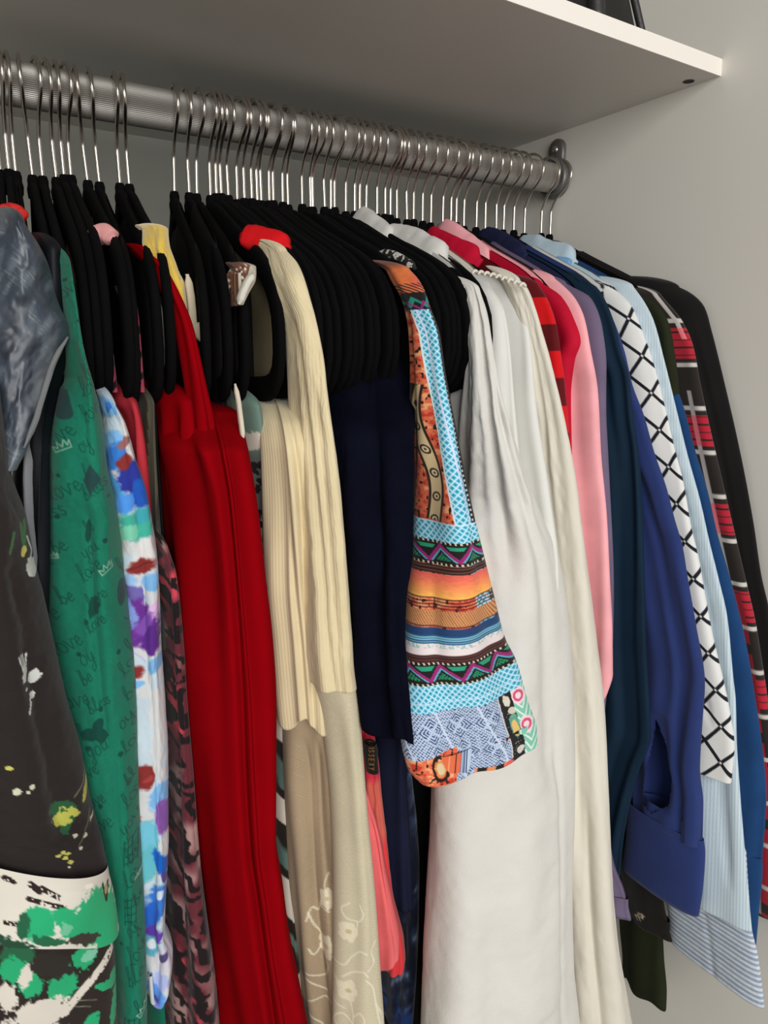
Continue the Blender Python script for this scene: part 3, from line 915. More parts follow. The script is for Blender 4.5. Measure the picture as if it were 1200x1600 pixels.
def p_tribal(U, V, arc, p, uR_of=None):
    uR = uR_of(V); x = uR - U                       # distance from the outer fold, photo pixels
    c = p_ikat(U, V, arc, p)
    # curled cream band through the ikat
    cx = 34 + 8 * np.sin(V / 24.0)
    mid = 44 + 9 * np.sin((V - 600) / 30.0) + (V - 620) * 0.06
    d = np.abs(x - mid - 3)
    inn = (V > 600) & (V < 800)
    c = mix(c, np.clip((13 - d) / 1.5, 0, 1) * inn, (44, 32, 24))
    c = mix(c, np.clip((9.5 - d) / 1.5, 0, 1) * inn, (222, 196, 150))
    ph = (V % 34) - 17
    rr = np.hypot(x - mid - 3, ph)
    c = mix(c, np.clip((7.5 - rr), 0, 1) * inn, (50, 36, 28))
    c = mix(c, np.clip((5 - rr), 0, 1) * inn, (226, 204, 164))
    c = mix(c, np.clip((2.2 - rr), 0, 1) * inn, (60, 44, 34))
    # trellis strip down the outer edge with its dark piping
    st = (x < 29) & (V > 486)
    c = np.where(st[..., None], diamonds(x, V * 0.9), c)
    c = mix(c, (np.abs(x - 28) < 1.3) & st, (214, 232, 240))
    c = mix(c, (np.abs(x - 22 + 14 * np.clip((V - 486) / 320, 0, 1)) < 1.2) & st, (206, 214, 240))
    c = mix(c, (x < 4.5) & (V > 470), (36, 34, 38))
    c = mix(c, (x < 3.5) & (x > 1.5) & (np.sin(V * 0.9) > 0.3) & (V > 470), (190, 190, 180))
    # shoulder
    sh = V < 486
    s = fill(U, (226, 120, 66)) * (0.9 + 0.2 * fbm(U / 8, V / 8, 3))[..., None]
    s = mix(s, np.clip((424 - V) / 10, 0, 1), (120, 74, 58))
    s = mix(s, np.clip((U - 636) / 20, 0, 1) * (V < 452), (206, 84, 74))
    s = mix(s, (V > 446) & (np.sin((V + 0.55 * x) * 1.25) > 0.1), (60, 40, 44))
    z = np.abs(((x + V * 0.4) % 22) - 11)
    s = mix(s, V > 460, (30, 28, 30))
    s = mix(s, (V > 462) & (np.abs(V - 474 - (z - 5)) < 3.5), (36, 132, 112))
    s = mix(s, (V > 462) & (np.abs(V - 480 + (z - 5)) < 2.2), (140, 46, 120))
    c = np.where(sh[..., None], s, c)
    # horizontal bands of the lower sleeve
    def band(c, v0, v1, col):
        return mix(c, np.clip((V - v0) / 1.5, 0, 1) * np.clip((v1 - V) / 1.5, 0, 1), col)
    dm = diamonds(x, V)
    tr = ((V > 803) & (V < 828)) | ((V > 1029) & (V < 1066))
    c = np.where(tr[..., None], dm, c)
    c = band(c, 801, 804, (212, 234, 242)); c = band(c, 1052, 1055, (206, 228, 244)); c = band(c, 1029, 1031, (206, 232, 240))

    def zig(c, v0, v1, per):
        m_ = (V > v0) & (V < v1); h = v1 - v0
        c2 = fill(U, (34, 30, 30))
        t = np.abs(((x + 7) % per) / per * 2 - 1)          # 0..1..0
        yy = (V - v0) / h
        tri = yy - (0.16 + 0.66 * t)
        c2 = mix(c2, (np.abs(tri) < 0.10), (150, 40, 110))
        c2 = mix(c2, (tri > 0.10) & (tri < 0.19) & (yy < 0.86), (80, 168, 190))
        c2 = mix(c2, (tri > 0.30) & (yy < 0.80), (36, 140, 96))
        c2 = mix(c2, (tri > 0.30) & (yy < 0.80) & (np.sin(x * 1.3) * np.sin(V * 1.3) > 0.2), (24, 40, 36))
        c2 = mix(c2, (tri < -0.24) & (yy > 0.16) & (np.abs(yy - 0.26) < 0.09), (44, 150, 116))
        c2 = mix(c2, ((yy < 0.09) | (yy > 0.92)) & (np.sin(x * 0.9) > 0.4), (206, 196, 170))
        return np.where(m_[..., None], c2, c)
    c = zig(c, 828, 861, 45)
    for v0, v1, col in [(861, 874, (48, 30, 30)), (864, 866, (206, 130, 100)), (869, 871, (206, 130, 100))]: c = band(c, v0, v1, col)
    g = np.clip((V - 874) / 34, 0, 1)[..., None]
    grad = np.where(g < 0.5, np.array((228, 96, 90.0)) * (1 - 2 * g) + np.array((244, 140, 90.0)) * 2 * g, np.array((244, 140, 90.0)) * (2 - 2 * g) + np.array((250, 186, 92.0)) * (2 * g - 1))
    grad = grad * (0.95 + 0.1 * vn(U / 5, V / 1.2, 3))[..., None]
    c = np.where(((V >= 874) & (V < 908))[..., None], grad, c)
    for k in range(4): c = band(c, 907 + 4.5 * k, 910 + 4.5 * k, (62, 30, 32))
    for k in range(3): c = band(c, 910 + 4.5 * k, 911.6 + 4.5 * k, (220, 150, 90))
    tan = fill(U, (206, 146, 96)); tan = mix(tan, (np.sin(x * 1.7 + V * 0.6) > 0.5), (150, 92, 62))
    c = np.where(((V >= 925) & (V < 947))[..., None], tan, c)
    c = band(c, 946, 949, (60, 30, 34)); c = band(c, 949, 963, (38, 66, 110))
    bl = fill(U, (46, 88, 130)); bl = mix(bl, np.sin(V * 1.9) > 0.0, (120, 178, 196))
    c = np.where(((V >= 960) & (V < 973))[..., None], bl, c)
    wht = fill(U, (226, 214, 214)); wht = mix(wht, (V < 978) & (vn(x / 2, V / 2, 2) > 0.6), (150, 190, 190))
    c = np.where(((V >= 972) & (V < 988))[..., None], wht, c)
    c = band(c, 987, 999, (60, 34, 36)); c = band(c, 990, 991.6, (214, 150, 120)); c = band(c, 994, 995.6, (214, 150, 120))
    c = zig(c, 998, 1029, 45)
    # indigo key pattern on pale blue
    a_, b_ = (x + V) / 42.0, (x - V) / 42.0
    fa, fb = a_ - np.floor(a_) - 0.5, b_ - np.floor(b_) - 0.5
    mx = np.maximum(np.abs(fa), np.abs(fb))
    key = (np.abs((mx * 8.0) % 1 - 0.5) < 0.24)
    cell = (np.floor(a_) + np.floor(b_)).astype(int) % 2
    crs = (np.abs(fa) < 0.06) | (np.abs(fb) < 0.06)
    k2 = np.where(cell == 0, key & ~crs, (np.sin(x * 1.25) * np.sin(V * 1.25) > 0.25))
    ind = mix(fill(U, (182, 198, 222)), k2, (44, 60, 104))
    ind = mix(ind, (np.abs(((x + 0.25 * V) % 62) - 31) < 1.6), (200, 212, 232))
    low = V > 1066
    c = np.where(low[..., None], ind, c)
    fl = low & (x < 40) & (x > 17)
    f = fill(U, (34, 32, 34))
    f = mix(f, blob(x, V, 26, 1078, 6, 9, 0, 0.4, 2), (222, 212, 196)); f = mix(f, blob(x, V, 22, 1096, 6, 6, 0, 0.3, 3), (206, 200, 180))
    f = mix(f, blob(x, V, 24, 1120, 8, 20, 0, 0.3, 4), (96, 160, 140)); f = mix(f, blob(x, V, 24, 1124, 5.5, 14, 0, 0.25, 5), (228, 190, 112))
    f = mix(f, blob(x, V, 24, 1160, 6, 6, 0, 0.4, 6), (206, 204, 196)); f = mix(f, vn(x / 1.6, V / 1.6, 9) > 0.9, (190, 180, 160))
    c = np.where(fl[..., None], f, c)
    c = mix(c, low & (np.abs(x - 40) < 1.2), (206, 208, 206))
    fr = low & (x <= 17)
    g_ = mix(fill(U, (128, 196, 172)), np.abs(((V + 2 * np.abs(x - 8)) % 14) - 7) < 2.2, (222, 236, 226))
    for cy in (1078, 1126):
        g_ = mix(g_, blob(x, V, 9, cy, 9, 15, 0, 0.15, 5), (240, 214, 218)); g_ = mix(g_, np.abs(np.hypot(x - 9, (V - cy) * 0.7) - 5) < 1.5, (212, 86, 122))
    c = np.where(fr[..., None], g_, c)
    # ikat patch at the inner corner and the striped hem
    pt = (V > 1124 + 0.12 * (x - 130)) & (x > 116 + 0.25 * (V - 1128))
    pk = p_ikat(U * 1.1, V * 1.2, arc, p)
    e = np.hypot((x - 150) / 13, (V - 1146) / 20)
    pk = mix(pk, (e < 1) & (e > 0.72), (40, 28, 22)); pk = mix(pk, e <= 0.45, (220, 196, 150)); pk = mix(pk, (e > 0.45) & (e < 0.6), (206, 150, 90))
    c = np.where((pt & low)[..., None], pk, c)
    hm = (V > 1165) & (x < 95)
    hs = mix(fill(U, (38, 34, 34)), np.sin(x / 3.6) > 0.1, (224, 140, 84)); hs = mix(hs, (x > 100) & (x < 112), (176, 176, 186)); hs = mix(hs, (x < 56) & (vn(x / 3, V / 3, 3) > 0.5), (226, 96, 84))
    hs = mix(hs, x > 132, (46, 42, 36))
    c = np.where((hm & (x > 38))[..., None], hs, c)
    return c


def p_lattice(U, V, arc, p, uR_of=None):
    x = uR_of(V) - U
    per = 58.0; k = 1.0
    ax = 15 + 3 * np.sin(V / 90.0)
    a = (V - 556 + k * (x - ax)) / per; b = (V - 556 - k * (x - ax) * 1.15) / per
    da = np.abs(a - np.round(a)) * per; db = np.abs(b - np.round(b)) * per
    c = fill(U, (222, 222, 220))
    gap = np.hypot(x - ax, ((V - 556 + per / 2) % per) - per / 2)
    c = mix(c, np.clip((4.3 - np.minimum(da, db)) / 0.9, 0, 1), (24, 26, 34))
    return mix(c, np.clip((2.4 - gap) / 0.8, 0, 1), (206, 206, 204))


def stripes_arc(c1, c2, per, width=0.5):
    def f(U, V, arc, p):
        s = np.sin(U / per * 2 * np.pi)
        return mix(fill(U, c1), np.clip((s - math.cos(math.pi * width)) * 2.5, 0, 1), c2)
    return f


def stripes_row(c1, c2, per, m=0.0):
    def f(U, V, arc, p):
        s = np.sin((V + m * U) / per * 2 * np.pi)
        c = mix(fill(U, c1), np.clip(s * 1.6 + 0.5, 0, 1), c2)
        return c * (0.96 + 0.08 * vn(U / 3, V / 3, 4))[..., None]
    return f


def p_tartan(U, V, arc, p, uR_of=None):
    x = uR_of(V) - U
    c = fill(U, (40, 35, 32))
    ph = (V - 536) % 137.0
    red = (ph < 24) | (ph > 113)
    rowline = np.sin(V / 12.0 * 2 * np.pi) > 0.8
    c = mix(c, red & ~rowline, (176, 34, 52))
    c = mix(c, (V > 930) & (x > 12) & (np.abs(ph - 68) > 8), (166, 28, 44))
    for d in (34, 102): c = mix(c, np.clip((4.0 - np.abs(ph - d)) / 1.2, 0, 1), (196, 190, 184))
    vx = np.where(V < 560, 9, 20 + 0.02 * (V - 600))
    vert = np.clip((4.2 - np.abs(x - vx)) / 1.2, 0, 1) * ((V < 530) | (V > 610))
    c = mix(c, vert, (188, 180, 176)); c = mix(c, vert * red, (236, 120, 130))
    return c


def p_buffalo(U, V, arc, p, uR_of=None):
    x = uR_of(V) - U
    a = np.floor((V - 507) / 42.0).astype(int) % 2; b = (x > 27).astype(int)
    c = np.where((a == 0)[..., None], np.array((92, 14, 20.0)), np.array((206, 18, 24.0)))
    c = np.where((b == 1)[..., None], np.where((a == 0)[..., None], np.array((24, 18, 18.0)), np.array((86, 14, 18.0))), c)
    return c


VINES = [[(545, 1378), (536, 1388), (543, 1402), (557, 1404), (566, 1392), (560, 1378)], [(556, 1404), (554, 1424), (545, 1432)], [(520, 1470), (536, 1474), (548, 1458), (562, 1448), (572, 1452)],
         [(536, 1492), (548, 1482), (566, 1478), (574, 1486)], [(524, 1492), (536, 1506), (544, 1512)], [(544, 1526), (548, 1550), (546, 1580)], [(548, 1550), (560, 1540), (568, 1552), (560, 1576), (566, 1592)],
         [(546, 1560), (534, 1548), (526, 1560), (532, 1580), (524, 1596)], [(574, 1478), (584, 1468), (580, 1450), (586, 1440)], [(570, 1490), (582, 1504), (586, 1530), (592, 1570)], [(520, 1520), (526, 1534), (538, 1540)],
         [(586, 1530), (594, 1560), (590, 1600)], [(518, 1592), (526, 1560)], [(556, 1580), (576, 1568), (590, 1584)], [(548, 1650), (556, 1600)], [(540, 1640), (560, 1620), (580, 1640)]]
VINES2 = [[(512, 1320), (504, 1340), (510, 1356), (502, 1366)], [(500, 1360), (490, 1382), (482, 1374), (476, 1392)], [(478, 1380), (486, 1402), (498, 1420)], [(502, 1440), (510, 1456), (500, 1480), (478, 1474)],
          [(478, 1482), (494, 1496), (516, 1510)], [(482, 1540), (498, 1560), (490, 1590)], [(494, 1370), (512, 1376)], [(498, 1430), (486, 1444), (480, 1434)], [(480, 1520), (500, 1512), (514, 1524)]]


def p_lace(vines, flowers, base):
    def f(U, V, arc, p):
        c = fill(U, base)
        c *= (0.96 + 0.08 * ((np.sin(U * 2.1) * np.sin(V * 1.7)) > 0))[..., None]
        for v in vines: c = mix(c, 0.85 * line(U, V, smooth_path(v, 16), 2.2), (236, 228, 204))
        for x, y, r in flowers:
            for k in range(5):
                c = mix(c, 0.9 * blob(U, V, x + r * 0.55 * math.cos(k * 1.257), y + r * 0.75 * math.sin(k * 1.257), r * 0.55, r * 0.6, 0, 0.3, k), (234, 224, 196))
            c = mix(c, blob(U, V, x, y, r * 0.3, r * 0.3, 0, 0.2, 1), (206, 190, 150))
        return c
    return f


def p_slate(U, V, arc, p):
    n = fbm(U / 16 + V / 40, V / 34, 3)
    c = fill(U, (54, 62, 74))
    c = mix(c, np.clip((n - 0.5) * 4, 0, 1), (88, 97, 106))
    s = vn((U * 0.8 + V * 0.55) / 16, (V - U * 0.9) / 2.2, 6)
    c = mix(c, np.clip((s - 0.74) * 4, 0, 1) * np.clip((n - 0.46) * 5, 0, 1) * 0.6, (160, 164, 166))
    c = mix(c, 0.6 * np.clip((V - 540) / 80, 0, 1) * np.clip((U - 20) / 40, 0, 1), (150, 152, 150))
    return mix(c, np.clip((0.4 - n) * 6, 0, 1), (38, 44, 54))


def p_sequins(U, V, arc, p):
    a = (U + V) / 4.4; b = (U - V) / 4.4
    h = hash2(np.floor(a).astype(np.int64), np.floor(b).astype(np.int64), 4)
    c = fill(U, (120, 80, 60)) * (0.55 + 0.7 * h)[..., None]
    c = mix(c, h > 0.93, (226, 206, 190))
    return mix(c, p > 0.55, (176, 168, 152))


def p_mono_print(U, V, arc, p):
    n = fbm(U / 7, V / 5, 5)
    return mix(fill(U, (40, 38, 40)), n > 0.53, (196, 192, 186))


# ------------------------------------------------------------------ the clothes, from the left of the rod to the wall
def uRf(keys):
    a = np.array([[k[0], k[2]] for k in keys], float)
    return lambda v: np.interp(v, a[:, 0], a[:, 1])


PR = cloth('printed_cotton', None, 0.8, 0.1, 1500, 0.12, 0.05)
PR_SATIN = cloth('printed_satin', None, 0.42, 0.05, 1500, 0.05, 0.05, spec=0.5)
SOFT = [(2.3, 0.0022, 0.3), (5.1, 0.0014, 0.5)]
FOLD = [(2.4, 0.004, 0.3), (4.7, 0.003, 0.4), (8.3, 0.0014, 0.6)]
DEEP = [(3.2, 0.006, 0.3), (6.3, 0.004, 0.4), (10.7, 0.0018, 0.5)]

# 1. black floral dress at the left edge
g = garment('floral_dress', 'black dress with white, green and yellow flower print and leafy hem, farthest to the left', 'dress', 0)
K = [(600, -150, -2, None, 0.09), (700, -150, 11), (740, -150, 17), (810, -145, 40), (897, -140, 57), (925, -140, 65), (1000, -135, 82), (1087, -130, 102), (1175, -125, 125), (1257, -120, 141), (1330, -118, 160, None, 0.06), (1378, -118, 171, None, 0.05)]
drape('sleeve', K, PR, g, y=-0.262, D=0.10, folds=SOFT, creases=[(0.55, 0.6, 0.006, 0.12, 0.3, 0.9)], color=p_black_floral, nf=150, step=1.7, seed=1, m=0.09, tilt=0.03, wob=0.002)
K = [(1366, -118, 169), (1420, -118, 181), (1472, -118, 188)]
o = drape('printed_cuff', K, PR, g, y=-0.268, D=0.060, folds=SOFT, color=p_leaf_hem, nf=200, step=1.3, seed=1, m=0.09, tilt=(0.029, 0.03), dome=0, hemwave=0.002)
o['label'] = 'white and bright green leaf-printed cuff band'
K = [(1440, -118, 172), (1500, -118, 180), (1600, -118, 185), (1700, -118, 190)]
o = drape('printed_skirt', K, PR, g, y=-0.250, D=0.05, folds=SOFT, color=p_leaf_skirt, nf=200, step=1.5, seed=2, m=0.09, tilt=(0.029, 0.03))
o['label'] = 'dark skirt with large white and green leaves'
slab('bodice', 0, -0.55, cloth('black_crepe', (22, 20, 20)), g, S=0.16)

# 2. slate satin blouse
g = garment('satin_blouse', 'slate grey shiny blouse with white brush streaks and a frayed cap sleeve', 'blouse', 1)
K = [(362, -10, 40), (385, -18, 58), (412, -25, 72), (475, -40, 88), (515, -50, 104), (528, -50, 106), (545, -50, 96), (570, -48, 84), (622, -40, 66), (667, -35, 52), (700, -30, 38), (725, -28, 24)]
drape('cap_sleeve', K, PR_SATIN, g, y=-0.236, D=0.07, folds=SOFT, color=p_slate, nf=90, step=1.8, seed=3, m=0.1, wob=0.002)
px_sweep('red_neck_edge', [(2, 338, -0.155), (14, 334, -0.15), (26, 338, -0.15), (33, 346, -0.155)], cloth('scarlet_knit', (196, 44, 40)), g, w=0.012, t=0.008)['label'] = 'small scarlet edge at the neck'
px_sweep('fringe_seam', [(106, 527, -0.235), (98, 540, -0.236), (82, 572, -0.236), (68, 615, -0.236), (52, 667, -0.236), (38, 700, -0.236)], cloth('grey_fray', (112, 114, 116)), g, w=0.0025, t=0.003)
slab('bodice', 1, -0.5, cloth('slate_cloth', (58, 62, 70)), g, S=0.17)

# 3. black tops hanging between the slate blouse and the green shirt
g = garment('black_camisole', 'plain black top between the slate blouse and the green script shirt', 'top', 3)
K = [(400, 40, 96), (450, 44, 104), (540, 40, 108), (600, 30, 92), (700, 24, 74), (850, 20, 70), (960, 20, 68), (1060, 30, 74)]
drape('side', K, cloth('black_satin', (20, 22, 27), 0.5, 0.0), g, y=-0.215, D=0.07, folds=FOLD, seed=4)
slab('bodice', 3, -0.5, cloth('black_satin'), g)
px_sweep('satin_tape', [(43, 690, -0.223), (44, 760, -0.224), (47, 830, -0.225), (55, 900, -0.226)], cloth('grey_satin', (104, 106, 110), 0.35, 0), g, w=0.003, t=0.005, up=(0, 1, 0.1))

# 4. green shirt with dark script
g = garment('script_shirt', 'green long-sleeved shirt printed with dark script words, hearts and pale crowns', 'shirt', 5)
K = [(418, 84, 110), (462, 84, 117), (537, 90, 128), (560, 92, 133), (610, 80, 147), (660, 70, 158), (735, 65, 166), (785, 66, 178), (850, 66, 187), (910, 64, 193), (1000, 70, 204), (1087, 84, 209), (1175, 96, 212), (1257, 110, 214),
     (1350, 126, 219), (1425, 138, 222), (1550, 148, 223), (1680, 156, 226)]
drape('sleeve', K, PR, g, y=-0.226, D=0.09, folds=SOFT, creases=[(0.25, 0.05, 0.005, 0.10, 0.28, 0.6), (0.35, 0.35, 0.006, 0.16, 0.5, 0.85)], color=p_green_script, nf=150, step=1.5, seed=5, wob=0.0015)
K = [(1480, 190, 252), (1540, 192, 258), (1690, 196, 260)]
drape('shirt_tail', K, PR, g, y=-0.16, D=0.1, folds=SOFT, color=p_green_script, nf=60, step=2.2, seed=6)
slab('shirt_body', 5, -0.62, cloth('green_cotton', (20, 104, 82)), g)

# 5. white blouse with watercolour flowers
g = garment('watercolour_blouse', 'white blouse with blue, purple and red-brown watercolour flowers', 'blouse', 6)
K = [(632, 142, 180), (655, 142, 193), (705, 144, 208), (760, 148, 226), (822, 156, 237), (885, 164, 245), (975, 172, 248), (1037, 178, 251), (1137, 184, 258), (1215, 188, 259), (1275, 190, 259), (1325, 192, 257), (1412, 194, 253), (1455, 196, 266),
     (1495, 200, 263), (1525, 212, 248), (1543, 222, 240)]
drape('sleeve', K, PR, g, y=-0.212, D=0.07, folds=[(3.1, 0.003, 0.4), (6.7, 0.0018, 0.5)], creases=[(0.5, 0.55, 0.006, 0.12, 0.42, 0.62)], color=p_blue_floral, nf=110, step=1.5, seed=7, wob=0.002)
slab('blouse_body', 6, -0.55, cloth('white_voile', (206, 206, 206)), g, S=0.15)

# 6. coral top, olive cardigan edge, pink shredded-print tops inside the hangers
g = garment('coral_blouse', 'coral red top showing below the black hangers beside the watercolour blouse', 'top', 8)
K = [(630, 156, 214), (650, 161, 219), (700, 165, 226), (760, 170, 232), (850, 180, 238), (960, 190, 242)]
drape('side', K, cloth('coral_cotton', (176, 48, 58)), g, y=-0.19, D=0.08, folds=FOLD, creases=[(-0.1, 0.1, 0.006, 0.15, 0, 0.9)], seed=8)
g = garment('olive_sweater', 'narrow olive striped knit top left of the red dress', 'top', 9)
K = [(628, 207, 240), (700, 212, 241), (800, 220, 246), (900, 226, 254), (1000, 230, 258)]
drape('side', K, PR, g, y=-0.175, D=0.08, folds=FOLD, color=lambda U, V, arc, p: mix(mix(fill(U, (82, 80, 66)), np.sin(U / 3.2) > 0.5, (48, 40, 32)), np.clip((V - 760) / 60, 0, 1), (62, 66, 62)), nf=60, step=3, seed=9)
for i, (hi, lab, fn) in enumerate([(4, 'dark pink shredded-print top seen through the black hangers right of the green shirt', p_pink_shreds), (7, 'rose and black print top seen inside the middle hangers of the left bunch', p_pink_shreds)]):
    g = garment('print_camisole', lab, 'top', hi)
    K = [[(440, 138, 160), (500, 142, 168), (560, 150, 176), (612, 158, 182)], [(480, 192, 214), (540, 198, 220), (612, 205, 226)]][i]
    drape('strap_front', K, PR, g, y=-0.178, D=0.05, folds=SOFT, color=fn, nf=50, step=2, seed=10 + i)
    slab('bodice', hi, -0.5, cloth('rose_cotton', (150, 60, 78)), g, S=0.13)
g = garment('pink_camisole', 'pale pink camisole whose strap tops a hanger left of the yellow strap', 'camisole', 6)
px_sweep('strap', [(146, 376, -0.15), (154, 367, -0.152), (166, 366, -0.155), (178, 374, -0.16)], cloth('pale_pink_satin', (214, 150, 148)), g, w=0.012, t=0.010)
slab('bodice', 6, -0.5, cloth('pale_pink_satin'), g, S=0.13, yaw=HYAW[6] - 0.02)

# 7. tiger print dress
g = garment('tiger_dress', 'pink, brown and black animal print dress left of the long red dress', 'dress', 10)
K = [(850, 222, 262), (880, 226, 272), (975, 230, 282), (1075, 234, 288), (1175, 238, 296), (1300, 240, 308), (1400, 238, 322), (1500, 238, 336), (1700, 244, 356)]
drape('skirt', K, PR, g, y=-0.20, D=0.09, folds=FOLD, color=p_tiger, nf=80, step=2.2, seed=12)
slab('bodice', 10, -0.5, cloth('black_crepe'), g, S=0.165, T=0.003, full=True)

# 8. long red dress
g = garment('red_dress', 'long plain red dress with deep vertical folds', 'dress', 11)
RED = cloth('red_jersey', (134, 3, 12), 1.0, 0.0, 1500, 0.08, 0.05, spec=0.02)
K = [(392, 205, 226, -0.165), (420, 232, 257, -0.185), (460, 250, 280, -0.198), (507, 268, 300, -0.204), (542, 276, 309, -0.206), (600, 286, 322, -0.208), (660, 292, 336, -0.206), (760, 296, 350, -0.200)]
drape('bodice', K, RED, g, D=0.03, folds=SOFT, seed=13, dome=0.008)
K = [(642, 238, 368, -0.19), (665, 241, 376, -0.215), (699, 246, 384), (760, 258, 394), (860, 268, 404), (981, 273, 418), (1069, 277, 424), (1156, 282, 425), (1267, 294, 427), (1350, 306, 439), (1417, 316, 448), (1500, 325, 464), (1597, 334, 481), (1700, 344, 496)]
drape('skirt', K, RED, g, y=-0.238, D=0.10, folds=[(2.2, 0.004, 0.1), (5.3, 0.0022, 0.15)],
      creases=[(0.25, 0.36, 0.022, 0.09, -0.1, 1.1), (-0.35, -0.1, 0.008, 0.16, 0.0, 1.1), (0.60, 0.68, 0.014, 0.09, -0.1, 1.1), (0.0, 0.1, 0.005, 0.14, 0.05, 1.1)], nf=110, step=4, seed=14, dome=0.008)
K = [(625, 226, 300), (700, 236, 300), (800, 250, 310), (900, 262, 320)]
drape('inner_fold', K, RED, g, y=-0.20, D=0.08, folds=FOLD, seed=15)

# 9. yellow fuzzy top, white strappy top on the next hangers
g = garment('fuzzy_sweater', 'fluffy yellow knit strap draped over a hanger right of the red shoulder', 'top', 12)
K = [(362, 219, 262, -0.165), (385, 219, 264, -0.175), (420, 230, 276, -0.182), (450, 244, 284, -0.184), (490, 256, 290, -0.184)]
drape('strap', K, cloth('yellow_fleece', (214, 180, 74), 0.95, 0.5, 500, 0.5, 0.15), g, D=0.035, folds=[(5, 0.0012, 0.4)], wob=0.002, nf=60, step=3, seed=16, dome=0.008)
g = garment('strappy_camisole', 'ivory strappy top with thin flat straps behind the yellow strap', 'top', 13)
IV = cloth('ivory_satin', (198, 184, 160), 0.6)
px_sweep('strap', [(277, 424, -0.165), (282, 460, -0.165), (286, 500, -0.166), (289, 540, -0.166)], IV, g, w=0.004, t=0.0065, up=(0, 1, 0))
px_sweep('strap', [(292, 428, -0.165), (298, 470, -0.165), (302, 510, -0.166), (305, 532, -0.166)], IV, g, w=0.004, t=0.0055, up=(0, 1, 0))
px_sweep('band', [(303, 522, -0.168), (312, 518, -0.168), (321, 515, -0.168)], IV, g, w=0.012, t=0.004)
slab('bodice', 13, -0.45, cloth('black_crepe', (22, 20, 20)), g, S=0.16, full=True)

for hi, lab in ((2, 'black dress behind the slate satin blouse, hidden but for its dark shoulder'), (9, 'black dress in the left bunch, two hangers left of the red dress'), (12, 'black dress on the first hanger right of the bare stretch of rod'), (14, 'black dress inside the hangers left of the bronze sequinned blouse')):
    g = garment('black_dress', lab, 'dress', hi)
    slab('bodice', hi, -0.5, cloth('black_crepe'), g, S=0.165, T=0.003, full=True)

# 10. grey-green and black patterned dress between the red dress and the cream cardigan
g = garment('abstract_dress', 'grey-green, black and white patterned dress between the red dress and cream cardigan', 'dress', 15)
K = [(632, 349, 406), (650, 351, 409), (700, 358, 416), (820, 372, 426), (900, 380, 432), (1000, 388, 442), (1100, 392, 448), (1250, 396, 452), (1400, 405, 460), (1700, 425, 480)]
drape('skirt', K, PR, g, y=-0.185, D=0.08, folds=SOFT, color=p_zebra, nf=80, step=2, seed=17)
slab('bodice', 15, -0.5, cloth('black_crepe'), g, S=0.12)
px_sweep('white_edge', [(367, 600, -0.215), (374, 640, -0.216), (380, 690, -0.218)], cloth('white_tape', (206, 196, 178)), g, w=0.004, t=0.003, up=(0, 1, 0))
K = [(500, 358, 384), (560, 362, 388), (612, 366, 392)]
drape('bodice_side', K, cloth('grey_satin_blue', (140, 146, 150), 0.5), g, y=-0.09, D=0.04, folds=SOFT, seed=18)

# 11. sequinned top
g = garment('sequin_blouse', 'bronze sequinned top with pale lace edge inside the big open hanger loop', 'top', 14)
K = [(420, 358, 400, -0.19), (440, 353, 398, -0.197), (458, 353, 389, -0.202), (478, 362, 379, -0.204)]
drape('shoulder', K, PR_SATIN, g, D=0.03, folds=SOFT, color=p_sequins, nf=60, step=1.6, seed=19, dome=0.006, dome_back=0.02)
px_sweep('lace_edge', [(396, 428, -0.204), (387, 440, -0.207), (379, 457, -0.209), (373, 476, -0.209)], cloth('pale_lace', (206, 202, 190)), g, w=0.006, t=0.004, up=(0, 1, 0.2))

# 12. red knit tip
g = garment('red_knit', 'bright red knit shoulder peeping out behind the cream cardigan shoulder', 'sweater', 17)
px_sweep('shoulder', [(378, 372, -0.125), (396, 373, -0.135), (416, 377, -0.145), (438, 384, -0.155), (450, 392, -0.16)], cloth('bright_red_knit', (204, 22, 28)), g, w=0.018, t=0.014)
slab('body', 17, -0.5, cloth('dark_red_knit', (110, 14, 20)), g, S=0.13, T=0.004)

# 13. cream ribbed cardigan with lace
g = garment('cream_cardigan', 'cream ribbed cardigan with sheer embroidered tulle below its sleeve', 'cardigan', 16)
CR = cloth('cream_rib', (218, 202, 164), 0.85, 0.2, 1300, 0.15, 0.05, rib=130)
K = [(398, 405, 448, -0.182), (417, 403, 463, -0.20), (440, 412, 474, -0.215), (472, 425, 484, -0.224), (500, 436, 492, -0.23), (550, 444, 503, -0.235), (625, 448, 513, -0.238), (750, 452, 531, -0.244), (900, 462, 544, -0.248), (1000, 468, 552, -0.25), (1058, 476, 558, -0.252)]
drape('sleeve', K, CR, g, D=0.055, folds=SOFT, creases=[(-0.2, 0.05, 0.007, 0.12, 0.15, 1.1), (0.35, 0.35, 0.004, 0.15, 0.3, 1.1)], nf=90, step=3, seed=20, dome=0.014, wob=0.0012)
K = [(450, 368, 424, -0.06), (560, 374, 436, -0.075), (606, 384, 452, -0.10), (632, 396, 466, -0.185), (660, 403, 476, -0.212), (700, 407, 486), (800, 411, 500), (900, 414, 508), (1000, 424, 516), (1112, 433, 522)]
drape('front_panel', K, CR, g, y=-0.222, D=0.05, folds=FOLD, creases=[(-0.2, -0.05, 0.010, 0.1, 0.1, 1.1), (0.35, 0.3, 0.008, 0.1, 0.1, 1.1)], nf=90, step=3, seed=21, hemwave=0.006)
TUL = cloth('embroidered_tulle', None, 0.75, 0.1, 1500, 0.1, 0.04, alpha=0.93)
K = [(1050, 480, 557), (1100, 492, 561), (1230, 508, 571), (1400, 515, 586), (1500, 517, 592), (1600, 518, 599), (1700, 519, 606)]
